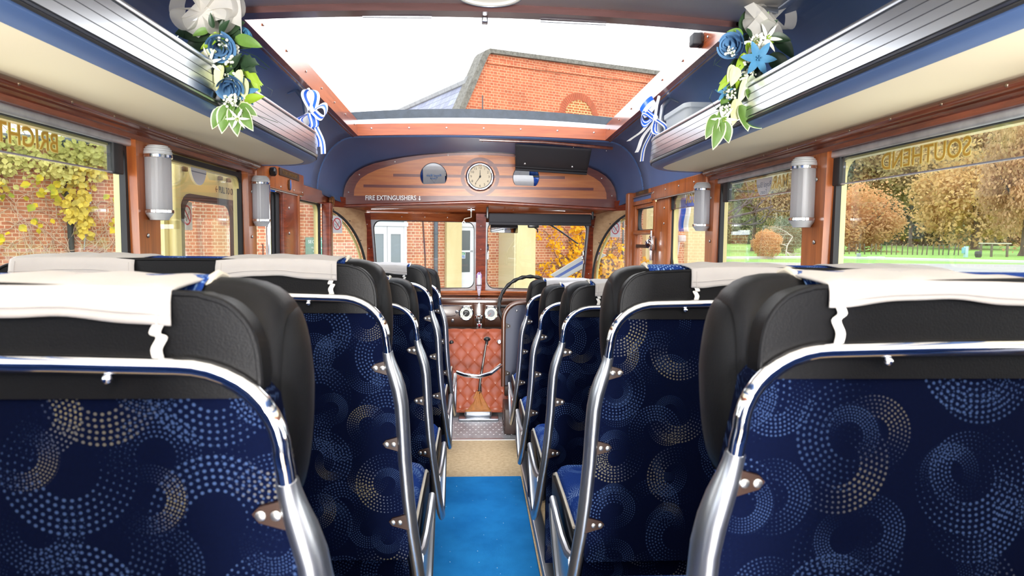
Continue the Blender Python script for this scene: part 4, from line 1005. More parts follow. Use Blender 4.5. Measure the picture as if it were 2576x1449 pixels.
def visor_things():
    e = empty('windscreen_blind', (.44, 5.0, 1.25), label='rolled black sun blind across the right windscreen pane', cat='blind')
    q = MB().rbox(-.385, .375, -.016, .016, -.030, .040, .010)
    q.build('blind_roll', black_fabric, e); MB().rbox(-.385, .375, -.014, .010, -.046, -.026, .006).build('bottom_bar', black_fabric, e)
    for x in (-.395, .385):
        g = MB(); g.rbox(x - .008, x + .008, -.012, .012, -.0, .085, .003); g.tube([(x - .02, 0, .02), (x + .02, 0, .02)], .006, 8); g.build('bracket', black_plastic, e)
    e = empty('blind_bracket', (-.075, 5.06, 1.31), label='small ornate cream bracket and drop ring left of the centre post', cat='bracket')
    g = MB(); g.rbox(-.03, .03, -.004, .012, -.0, .012, .004); g.rbox(-.008, .008, -.006, .010, -.010, .02, .004); g.build('plate', alloy, e)
    MB().tube([(.0, 0, 0), (.0, .002, -.05), (-.02, .002, -.055), (-.05, 0, -.062), (-.055, 0, -.08)], .004, 8).build('hook', piping, e)
    MB().tube([(-.055 + .010 * math.cos(a), 0, -.092 + .010 * math.sin(a)) for a in [2 * PI * i / 16 for i in range(16)]], .003, 6, closed=True).build('ring', steel_screw, e)
    e = empty('rear_view_mirror', (.18, 5.20, 1.181), label='wide interior rear-view mirror under the black windscreen blind', cat='mirror'); e.rotation_euler = (-.03, .02, .16)
    MB().rbox(-.108, .108, .0, .018, -.032, .032, .008).build('housing', black_plastic, e)
    MB().prism(rrect(-.105, .105, -.030, .030, .008), -.001, .002, XZ).build('mirror_glass', mirror_m, e)
    MB().tube([(0, .015, .03), (0, .03, .075)], .006, 8).build('stem', black_plastic, e)
    e = empty('dash_camera', (.40, 5.18, 1.20), label='small black camera hanging below the black windscreen blind', cat='camera')
    MB().rbox(-.042, .042, -.02, .025, -.012, .03, .008).build('body', black_plastic, e)
    MB().tube([(.01, 0, -.01), (.03, .0, -.02), (.036, .0, -.045)], .005, 8).build('lens_arm', black_plastic, e)
    e = empty('windscreen_wiper', (.53, 5.34, 1.225), label='black windscreen wiper hanging across the right pane', cat='wiper')
    MB().tube([(0, 0, 0), (.10, .01, -.055), (.17, .02, -.10)], [.006, .005, .004], 8).build('arm', black_plastic, e)
    MB().rbox(-.012, .012, -.03, .005, -.012, .012, .004).build('spindle', black_plastic, e)
    MB().tube([(.03, .0, -.012), (.245, .03, -.155)], .0055, 8).build('blade', rubber, e)
    e = empty('window_latch', (.055, 5.27, 1.0), label='chrome latch on the centre post beside the right windscreen pane', cat='latch')
    MB().tube([(0, 0, .06), (0.002, -.012, .02), (0, -.014, -.05)], .006, 8).build('lever', chrome, e); MB().rbox(-.008, .008, -.014, .0, -.06, -.015, .003).build('plate', steel_screw, e)
    e = empty('window_latch', (.795, 5.18, .965), label='chrome latch on the right edge of the windscreen', cat='latch')
    MB().tube([(0, 0, .05), (-.006, -.012, .02), (0, -.014, -.05)], .007, 8).build('lever', chrome, e); MB().rbox(-.02, .008, -.014, .0, -.02, .0, .003).build('plate', steel_screw, e)
visor_things()
MB().tube([(-.0, 4.62, 1.90), (-.001, 4.62, 2.06)], .004, 6).build('roof_aerial', black_plastic)
tag(bpy.data.objects['roof_aerial'], 'thin black aerial standing on the roof in front of the sunroof', 'aerial')

# ------------------------------------------------------------------ double seats
# local frame of a seat: y = 0 at the joint of the chrome rail, z as for a seat whose joint is 0.875 above the floor
def make_seat(s):
    root = empty('coach_seat', (s * .6, 0, 0))
    X = lambda u: s * (.21 + u) - s * .6
    f = lambda a, b, d: (X(a), d, b)
    # moquette back and black leather crown as seen from behind
    out = [(.752, .452), (.752, .92), (.745, .95), (.72, .966), (.06, .966), (.035, .96), (.022, .945), (.014, .90), (.006, .86), (-.004, .81), (-.010, .76), (-.014, .68), (-.022, .58), (-.034, .47), (-.030, .452)]
    MB().prism(out, -.004, .03, f).build('back_panel', moq_back, root, smooth=30)
    MB().prism([(.745, .16), (.745, .452), (-.022, .452), (-.03, .40), (-.03, .16)], .045, .07, f).build('lower_back_panel', moq_back, root, smooth=30)
    shell_o = [(.030, .948), (.029, .965), (.031, .990), (.036, 1.008), (.045, 1.022), (.058, 1.033), (.076, 1.039), (.10, 1.042), (.25, 1.048), (.40, 1.050), (.60, 1.047), (.70, 1.040), (.735, 1.022), (.745, .99), (.748, .948)]
    shell_o = spline(shell_o)
    MB().prism(shell_o, -.009, .024, f).build('head_shell', leather, root, smooth=40)
    MB().tube([f(a, b, -.009) for a, b in shell_o[1:-1]], .0028, 6).build('shell_seam', leather, root)
    # padded roll in front of the shell: leather ends, moquette middle
    def roll(u0, u1, grow, m, nm, n=30, ends=True):
        def fn(u, v):
            v = .5 - .5 * math.cos(PI * v)
            a = u0 + (u1 - u0) * v; t = 2 * PI * u
            cy, cz, ry, rz = .085, .935, .066 + grow, .116 + grow
            e = min(1.0, ((v * (u1 - u0)) / .06)) if ends else 1.0; e2 = min(1.0, ((1 - v) * (u1 - u0)) / .06) if ends else 1.0
            k = (1 - (1 - e) ** 2) ** .5 * .30 + .70; k2 = (1 - (1 - e2) ** 2) ** .5 * .30 + .70; k = min(k, k2)
            c, q = math.cos(t), math.sin(t); sg = lambda w: (1 if w >= 0 else -1)
            return (X(a), cy + ry * sg(c) * abs(c) ** .7 * k, cz + rz * sg(q) * abs(q) ** .7 * (k if q > 0 else 1))
        return MB().grid(fn, 32, n).build(nm, m, root, smooth=50)
    roll(.024, .765, 0, leather, 'head_roll'); roll(.098, .67, .0025, moq_seat, 'roll_cover', ends=False)
    for a in (.098, .67):
        MB().tube([(X(a), .085 + .069 * math.cos(t), .935 + .119 * math.sin(t)) for t in [PI * i / 14 for i in range(15)]], .0042, 8).build('piping', piping, root)
    # side wing beside the aisle
    def wing(u, v):
        t = 2 * PI * u; w = v * PI
        c, q = math.cos(t), math.sin(t)
        zc = .935; h = .090
        z = zc - h * math.cos(w) * (1.0 if math.cos(w) < 0 else 1.25); wd = math.sin(w) ** .55
        return (X(.036 + .026 * c * wd - .004 * math.cos(w)), .098 + .062 * q * wd - .02 * max(0, math.cos(w)), z)
    MB().grid(wing, 24, 22).build('side_wing', leather, root, smooth=60)
    edge = []
    for i in range(20):
        w = PI * (.04 + .92 * i / 19); wd = math.sin(w) ** .55; z = .935 - .090 * math.cos(w) * (1.0 if math.cos(w) < 0 else 1.25)
        edge.append((X(.046 + .002 - .004 * math.cos(w)), .098 - .062 * wd * .93 - .02 * max(0, math.cos(w)), z))
    MB().tube(edge, .0038, 6).build('wing_piping', leather, root)
    # front of the backrest and seat cushion
    MB().rbox(*sorted((X(.03), X(.755))), .03, .135, .44, .88, .03).build('back_cushion', moq_seat, root)
    x0, x1 = sorted((X(-.034), X(.755)))
    MB().rbox(x0, x1, .10, .515, .335, .487, .035).build('seat_cushion', moq_seat, root, smooth=50)
    MB().rbox(*sorted((X(-.041), X(-.024))), .105, .505, .335, .462, .008).build('cushion_side', leather, root)
    MB().tube([(X(-.036), .12, .470), (X(-.036), .30, .476), (X(-.036), .45, .476), (X(-.036), .495, .455), (X(-.036), .508, .42), (X(-.036), .508, .35)], .0036, 6).build('cushion_piping', piping, root)
    # chrome rail over the back, cast aluminium arm, looped side plate
    path = [(.006, -.008, .862), (.0075, -.012, .885)]
    path += [(.009 + .088 - .088 * math.cos(t), -.015, .898 + .080 * math.sin(t)) for t in [PI / 2 * i / 10 for i in range(11)]]
    path += [(.2, -.017, .981), (.4, -.017, .983), (.6, -.017, .981)] + [(.745 - .07 + .07 * math.sin(t), -.015, .908 + .07 * math.cos(t)) for t in [PI / 2 * i / 6 for i in range(7)]] + [(.748, -.01, .80)]
    MB().tube([(X(a), y, z) for a, y, z in path], .0088, 14).build('chrome_rail', chrome, root)
    MB().ball((X(.155), -.020, .968), (.0048, .0048, .0048), 10, 8).build('stud', chrome, root)
    arm = [(.0068, -.009, .873, .0102, .0102), (.0050, -.006, .860, .0110, .0118), (.001, -.005, .845, .0122, .0150), (-.006, -.004, .825, .0136, .0190), (-.0135, -.003, .80, .0140, .0215), (-.0185, .000, .77, .0138, .0235), (-.0215, .003, .72, .0135, .0245), (-.024, .006, .66, .0132, .0245), (-.030, .010, .58, .0130, .0242), (-.037, .014, .51, .0128, .024), (-.045, .022, .45, .0125, .0235), (-.054, .032, .38, .012, .023), (-.061, .050, .325, .0118, .021), (-.063, .075, .305, .0115, .018)]
    MB().tube([(X(a), y, z) for a, y, z, _, _ in arm], [(ra, rb) for *_, ra, rb in arm], 18, up=(1, 0, 0)).build('cast_arm', alloy, root)
    loop = [(-.063, .06, .306), (-.063, .12, .312), (-.062, .18, .335), (-.061, .25, .375), (-.060, .305, .412), (-.059, .330, .440), (-.059, .322, .455), (-.059, .295, .452), (-.058, .24, .440), (-.056, .16, .428), (-.054, .08, .43), (-.050, .035, .44)]
    MB().tube([(X(a), y, z) for a, y, z in loop], .0095, 10).build('arm_loop', alloy, root)
    pl = [(y, z) for a, y, z in loop] + [(.03, .40), (.04, .34)]
    MB().prism(pl, X(-.060), X(-.055), lambda a, b, d: (d, a, b)).build('side_plate', alloy_flute, root, smooth=0)
    for z, u in ((.842, -.002), (.690, -.023), (.532, -.035)):
        t = MB().prism([(u, z - .018), (u, z + .016), (u + .034, z + .0065), (u + .040, z), (u + .034, z - .008)], -.010, -.004, f).build('bracket', brown_metal, root, smooth=0)
        for du in (.0185, .032): MB().lathe([(.0048, .001), (.0048, -.002), (.003, -.003)], f(u + du, z - .001, -.010), 'y', 12).build('screw', steel_screw, t)
    return root

def antimacassar(s, label, group, drop=.034):
    """white cloth folded over the head roll, printed on the front, tied behind"""
    root = empty('antimacassar', (0, 0, 0), label=label, cat='headrest cover', group=group)
    seedv = random.uniform(0, 9)
    prof = [(-.0135, 1.050 - drop), (-.0138, 1.050 - drop * .62), (-.0135, 1.050 - drop * .25), (-.011, 1.0515), (.0, 1.0535), (.025, 1.0555), (.06, 1.0575), (.10, 1.0575), (.13, 1.052), (.150, 1.034), (.158, 1.005), (.160, .955), (.159, .915), (.156, .865), (.152, .82)]
    k = len(prof) - 1; w = .113
    def fn(u, v):
        q = v * k; i = min(k - 1, int(q)); t = q - i
        y = prof[i][0] * (1 - t) + prof[i + 1][0] * t; z = prof[i][1] * (1 - t) + prof[i + 1][1] * t
        x = (u - .5) * 2 * w
        back = max(0, 1 - q / 3.0)
        wob = .0011 * math.sin(x * 33 + seedv) + .0006 * math.sin(x * 90 + seedv * 2)
        y -= back * (.0025 + abs(wob)) ; z += back * (-.0045 * math.cos(u * PI * 2) + wob * 1.2) - .004 * (abs(2 * u - 1) ** 3) * (1 - back)
        if 4 <= q <= 8: z += .0012 * math.sin(x * 90 + seedv)
        return (x * (1 + .01 * back), y, z)
    o = MB().grid(fn, 34, 42).build('cloth', cloth_white, root, smooth=60, solid=.0022, offset=0)
    h = MB()
    for u in (.045, .955): h.tube([Vector(fn(u, v)) + Vector((0, -.0016, .0)) for v in (0, .02, .06, .12, .18)], .0010, 5)
    h.tube([Vector(fn(u / 16, .065)) + Vector((0, -.0016, 0)) for u in range(17)], .0009, 5)
    h.build('hem', cloth_white, root)
    for du in ((-.98,) if s > 0 else (.98,)):
        x = du * w * (1 if s < 0 else 1)
        zt = 1.050 - drop; pts = [Vector((x * .97, -.0145, zt + .004)), Vector((x * .95 + .004 * s, -.0165, zt - .010)), Vector((x * .93 - .003 * s, -.0145, zt * .6 + .986 * .4)), Vector((x * .95 + .003 * s, -.0165, zt * .3 + .986 * .7)), Vector((x * .95, -.0165, .985))]
        t = MB()
        pts = [Vector(p) for p in spline([tuple(p) for p in pts], 4)]
        for i in range(len(pts) - 1):
            a, b = pts[i], pts[i + 1]; d = Vector((.0045, 0, 0))
            t.add([a - d, a + d, b + d, b - d], [(0, 1, 2, 3)])
        t.build('tie_tape', cloth_tape, root, solid=.0012, offset=0, smooth=0)
    m = frame_mtx((-1, 0, 0), (0, -.05, 1), (0, .1625, .940))
    text('lettering', 'Royal Blue', .036, letter_blue, root, m, depth=.0003)
    text('lettering', 'Tours', .032, letter_blue, root, frame_mtx((-1, 0, 0), (0, -.05, 1), (0, .1617, .910)), depth=.0003)
    p = MB(); p.tube([(.062, .1625, .960), (0, .1595, .865), (-.062, .1625, .960)], .0008, 5); p.ball((0, .1595, .863), .004, 8, 6); p.build('pennant_line', letter_grey, root)
    return root

def seats():
    R = [(.667, .889), (1.319, .872), (2.012, .796), (2.698, .742), (3.378, .721), (-.05, .885)]
    Lf = [(.615, .883), (1.325, .881), (2.006, .803), (2.674, .819), (3.36, .775), (-.05, .885)]  # last row unseen, put in to keep rear light off the seat backs
    words = ['nearest the camera', 'second from the camera', 'third from the camera', 'fourth from the camera', 'foremost, beside the %s', 'in the unseen row behind the camera']
    for s, rows in ((-1, Lf), (1, R)):
        nm = 'left' if s < 0 else 'right'; proto = make_seat(s)
        cover = {}
        for i, (y, z) in enumerate(rows):
            o = proto if i == 0 else copy_tree(proto)
            dz = z - .875
            o.location = (s * .6, y, dz)
            w = words[i] % ('gear lever' if s < 0 else 'driver partition') if '%s' in words[i] else words[i]
            tag(o, 'double seat on the %s of the aisle, %s' % (nm, w), 'seat', 'double seats on the %s of the aisle' % nm)
            lg = MB()
            lg.tube([(s * .27 - s * .6, .13, .33), (s * .275 - s * .6, .14, -dz + .02), (s * .28 - s * .6, .14, -dz)], .013, 10)
            lg.rbox(*sorted((s * .24 - s * .6, s * .32 - s * .6)), .10, .20, -dz, -dz + .008, .003)
            lg.build('leg', brown_metal, o)
            lg = MB().tube([(s * .88 - s * .6, .14, .33), (s * .88 - s * .6, .14, -dz)], .013, 8); lg.build('leg', brown_metal, o)
            MB().rbox(*sorted((s * .20 - s * .6, s * .97 - s * .6)), .10, .50, .305, .338, .006).build('seat_base', brown_metal, o) if i == 0 else None
            for j, u in enumerate((.216, .5925)):
                if i == 5 or (i == 0 and j == 1): continue
                if s > 0 and i == 1 and j == 0: u += .065
                key = 0
                place = ('aisle half of', 'window half of')[j]
                a = antimacassar(s, 'white cloth cover over %s the %s seat %s' % (place, nm, w.split(',')[0]), 'white cloth headrest covers', .020 if (s > 0 and i == 0) else (.028 if i == 0 else .034))
                a.location = (s * (.21 + u + (.008 if i == 0 and s < 0 else 0)), y, dz - (.004 if i == 0 else 0))
                if i == 0: a.scale = (1.07, 1, 1)
seats()

# ------------------------------------------------------------------ luggage racks
RK = .735
P('dark_groove', lin(58, 60, 66), .4, .5)
def rack(s):
    nm = 'left' if s < 0 else 'right'
    e = empty('luggage_rack', (s * .9, 1.0, 1.43), label='%s overhead luggage rack with a fluted metal lip and cream underside' % nm, cat='luggage rack')
    base = Vector(e.location)
    plan = [(RK, Y0), (RK, 0.0), (RK, 1.0), (RK, 2.0), (RK, 2.6), (RK, 2.88)]
    cy, ry, rx = 2.90, .34, 1.05 - RK
    plan += [(1.05 - rx * math.cos(t) ** .75, cy + ry * math.sin(t) ** .85) for t in [PI / 2 * i / 18 for i in range(1, 19)]]
    N = []
    for i, (x, y) in enumerate(plan):
        a = plan[max(0, i - 1)]; b = plan[min(len(plan) - 1, i + 1)]; d = Vector((b[0] - a[0], b[1] - a[1], 0)).normalized(); N.append((-d.y, d.x))   # points to the aisle
    def sweep(prof, nm_, m, smooth=40):
        mb = MB(); k = len(prof); vs = []
        for (x, y), (nx, ny) in zip(plan, N):
            for a, z in prof: vs.append(Vector((s * (x + nx * a), y + ny * a, z)) - base)
        fs = [(i * k + j, i * k + (j + 1) % k, (i + 1) * k + (j + 1) % k, (i + 1) * k + j) for i in range(len(plan) - 1) for j in range(k)]
        fs += [tuple(range(k)), tuple((len(plan) - 1) * k + j for j in range(k - 1, -1, -1))]
        return mb.add(vs, fs).build(nm_, m, e, smooth=smooth)
    pr = [(.0, 1.449), (.006, 1.449), (.009, 1.453)]
    for i in range(4):
        z = 1.4545 + i * .0215; pr += [(.0128 - i * .0022, z), (.0120 - i * .0022, z + .0186), (.0085 - i * .0022, z + .0192), (.0085 - i * .0022, z + .0209)]
    pr += [(.0075, 1.5415), (.0085, 1.546), (.0075, 1.5515), (.003, 1.555), (-.006, 1.555), (-.010, 1.54), (-.004, 1.449)]
    sweep(pr, 'fluted_lip', alloy_flute, 30)
    for i in range(1, 4):
        z = 1.4545 + i * .0215 - .0022; a = .0108 - (i - 1) * .0022
        sweep([(a + .0006, z - .0012), (a + .0006, z + .0016), (a - .003, z + .0016), (a - .003, z - .0012)], 'dark_groove', bpy.data.materials['dark_groove'])
    sweep([(.008, 1.4475), (.0105, 1.4440), (.008, 1.4405), (.004, 1.4435)], 'black_bead', rubber)
    sweep([(.006, 1.446), (.004, 1.437), (-.008, 1.430), (-.026, 1.4265), (-.046, 1.4265), (-.05, 1.44), (-.02, 1.449)], 'blue_edge', vinyl_blue)
    inner = [(x - nx * .043, y - ny * .043) for (x, y), (nx, ny) in zip(plan, N)]
    poly = inner + [(1.062, inner[-1][1]), (1.062, Y0)]
    MB().prism([(x - .9, y - 1.0) for x, y in poly], 1.429 - 1.43, 1.445 - 1.43, lambda a, b, d: (s * a, b, d)).build('underside', cream, e, smooth=0)
    poly2 = [(x - nx * .004, y - ny * .004) for (x, y), (nx, ny) in zip(plan, N)] + [(1.062, plan[-1][1]), (1.062, Y0)]
    MB().prism([(x - .9, y - 1.0) for x, y in poly2], 1.447 - 1.43, 1.455 - 1.43, lambda a, b, d: (s * a, b, d)).build('rack_floor', vinyl_blue, e, smooth=0)
    for y in (1.985, 3.13):
        xl = RK + .012 if y < 2.8 else .80
        pts = [Vector((s * (xl), y, 1.52)), Vector((s * (xl + .004), y, 1.62)), Vector((s * (xl + .02), y + .01, 1.72)), Vector((s * (xl + .055), y + .015, 1.785 if y < 2 else 1.762)), Vector((s * (xl + .095), y + .02, 1.782 if y < 2 else 1.75))]
        b = MB().tube([p - base for p in pts], .011, 8, flat=.35).build('bracket', alloy, e)
    return e
rack(-1); rack(1)

# ------------------------------------------------------------------ tubular wall lamps
def wall_lamp(s, y, label):
    e = empty('wall_lamp', (s * 1.012, y, 1.26), label=label, cat='lamp', group='frosted wall lamps on the window pillars')
    R = .039; n = 60
    mb = MB(); vs = []
    for z in (-.082, .082):
        for j in range(n):
            a = 2 * PI * j / n; r = R * (1 + .007 * math.cos(j * PI / 2)); vs.append((r * math.cos(a) * .92, r * math.sin(a), z))
    mb.add(vs, [(j, (j + 1) % n, n + (j + 1) % n, n + j) for j in range(n)] + [tuple(range(n - 1, -1, -1)), tuple(range(n, 2 * n))]); mb.build('glass_tube', frosted, e, smooth=0)
    cap = P('frosted_cap', lin(196, 198, 200), .5)
    MB().lathe([(R * 1.03, .082), (R * 1.03, .094), (R * .98, .096), (R * .98, .101), (R * .88, .103), (R * .88, .107), (R * .74, .109), (R * .74, .112), (.01, .113)], n=36).build('top_cap', cap, e)
    MB().lathe([(.01, -.113), (R * .70, -.112), (R * .72, -.108), (R * .98, -.094), (R * 1.02, -.090), (R * 1.02, -.082)], n=36).build('bottom_cap', cap, e)
    for z in (.080, -.086):
        MB().lathe([(R * 1.04, z - .005), (R * 1.06, z - .004), (R * 1.06, z + .004), (R * 1.04, z + .005)], n=36).build('chrome_band', chrome, e)
        MB().ball((-s * .012, (R * 1.1), z), .005, 10, 6).build('screw_knob', black_plastic, e)
    MB().rbox(*sorted((s * .02, s * .036)), -.02, .02, -.10, .10, .003).build('back_plate', brown_metal, e)
wall_lamp(-1, 2.135, 'larger frosted tube lamp on the left pillar beside the creeper window')
wall_lamp(-1, 3.125, 'smaller frosted tube lamp on the left pillar beside the open doorway')
wall_lamp(1, 2.150, 'larger frosted tube lamp on the right pillar beside the gold S-lettered window')
wall_lamp(1, 3.125, 'smaller frosted tube lamp on the right pillar near the driver door')

def ceiling_vent():
    e = empty('ceiling_vent', (-.008, 2.055, 1.833), label='round cream ventilator in the ceiling behind the sunroof', cat='ventilator')
    MB().lathe([(.115, 0), (.115, -.006), (.105, -.013), (.090, -.013), (.086, -.008), (.02, -.008)], n=40).build('rim', cream_roof, e)
    MB().tube([(.10 * math.cos(a), .10 * math.sin(a), -.0145) for a in [2 * PI * i / 48 for i in range(48)]], .0022, 6, closed=True).build('ring', alloy, e)
    MB().ball((.062, -.07, -.010), (.006, .006, .005), 8, 6).build('screw', black_plastic, e)
ceiling_vent()
def bump_stop():
    e = empty('rubber_stop', (.782, 2.52, 1.842), label='black rubber stop on the right sunroof rail', cat='stop')
    MB().rbox(-.035, .0, -.026, .026, -.022, .022, .006).build('rubber_block', rubber, e)
    MB().lathe([(.028, .003), (.028, -.006)], axis='x', n=20).build('base_ring', brown_metal, e)
bump_stop()

# ------------------------------------------------------------------ flowers, ribbons, tub on the racks
def blade(mb, base, d, length, width, side=None, bend=.25, fold=.25, n=8, mi=0, wav=0.0, tip=1.0):
    """leaf or petal: from base along d, bending down along -z by bend"""
    base = Vector(base); d = Vector(d).normalized(); side = Vector(side).normalized() if side else d.cross(Vector((0, -1, 0.15))).normalized()
    nrm = side.cross(d).normalized()
    if nrm.y > 0: nrm = -nrm
    def fn(u, v):
        w = width * .5 * math.sin(PI * min(1, (v * .97 + .03)) ** .8) ** .8; a = (u - .5) * 2
        if wav: w *= 1 + wav * math.sin(v * 26)
        c = base + d * (length * v) - nrm * (bend * length * v * v)
        return c + side * (a * w) + nrm * (fold * w * abs(a))
    mb.grid(fn, 4, n, mi)

def rose(parent, c, face, R, m, name='rose'):
    z = Vector(face).normalized(); x = z.orthogonal().normalized(); y = z.cross(x)
    mb = MB(); c = Vector(c); n = 10
    for k in range(n):
        r = R * (.16 + .84 * (k / (n - 1)) ** .8); a0 = k * 2.3999; H = R * (1.75 - .75 * k / n)
        def fn(u, v):
            a = a0 + (u - .5) * (2.5 - .6 * k / n); q = abs(u - .5) * 2
            rad = r * (.52 + .48 * v ** .6) + .20 * R * max(0, v - .78) * (k / n) * 3.4 + .05 * R * q * q; h = H * (v - .25) * (1 - .12 * q ** 3 * v)
            return c + x * (rad * math.cos(a)) + y * (rad * math.sin(a)) + z * (h - R * .35)
        mb.grid(fn, 8, 6)
    return mb.build(name, m, parent, smooth=60)

def star(parent, c, face, R, m, k=6, name='lily', centre=None, wide=.36, back=.15):
    z = Vector(face).normalized(); x = z.orthogonal().normalized(); y = z.cross(x); mb = MB()
    for i in range(k):
        a = 2 * PI * i / k + .2; d = x * math.cos(a) + y * math.sin(a) + z * .35
        side = (-x * math.sin(a) + y * math.cos(a))
        dd = d.normalized(); nrm = side.cross(dd).normalized()
        if nrm.dot(z) < 0: nrm = -nrm
        def fn(u, v, dd=dd, side=side, nrm=nrm):
            w = R * wide * .5 * math.sin(PI * (v * .96 + .04) ** .85) ** .8; q = (u - .5) * 2
            return Vector(c) + dd * (R * v) - nrm * (back * R * v * v) + side * (q * w) + nrm * (.2 * w * abs(q))
        mb.grid(fn, 4, 7)
    o = mb.build(name, m, parent, smooth=60)
    g = MB()
    for i in range(5):
        a = 2 * PI * i / 5; g.tube([Vector(c), Vector(c) + z * R * .3 + (x * math.cos(a) + y * math.sin(a)) * R * .12], R * .02, 5); g.ball(Vector(c) + z * R * .3 + (x * math.cos(a) + y * math.sin(a)) * R * .12, R * .045, 6, 5)
    g.build('stamen', centre or petal_cream, o)
    return o

def breath(parent, c, R, n, seed):
    rnd = random.Random(seed); st = MB(); fl = MB()
    for i in range(n):
        p = Vector((rnd.uniform(-1, 1), rnd.uniform(-.8, .5) - .6, rnd.uniform(-1, 1))) * R * .5 + Vector(c)
        st.tube([Vector(c) + Vector((0, .02, 0)), (Vector(c) + p) / 2 + Vector((0, -.002, .003)), p], .0007, 4); fl.ball(p, rnd.uniform(.0026, .0045), 6, 5)
    o = fl.build('white_buds', petal_white, parent); st.build('stem', leaf_mid, o)

def strip(mb, path, wv, pattern, n_across=None):
    """ribbon: path of points, wv width vector (or list), pattern = material index per lane"""
    k = len(pattern); P = [Vector(p) for p in path]; W = wv if isinstance(wv, list) else [Vector(wv)] * len(P); o = len(mb.v)
    for p, w in zip(P, W):
        w = Vector(w)
        for j in range(k + 1): mb.v.append(tuple(p + w * (j / k - .5)))
    for i in range(len(P) - 1):
        for j in range(k): mb.f.append([o + i * (k + 1) + j, o + i * (k + 1) + j + 1, o + (i + 1) * (k + 1) + j + 1, o + (i + 1) * (k + 1) + j]); mb.m.append(pattern[j])

def loop(c, d, size, n=18, fat=.55):
    """teardrop loop in the plane of d and 'up', starting and ending at c"""
    c = Vector(c); d = Vector(d).normalized(); up = d.cross(Vector((0, 1, 0))).normalized()
    return [c + d * (size * math.sin(PI * t) ** .9) + up * (size * fat * math.sin(2 * PI * t) * .5) for t in [i / n for i in range(n + 1)]]

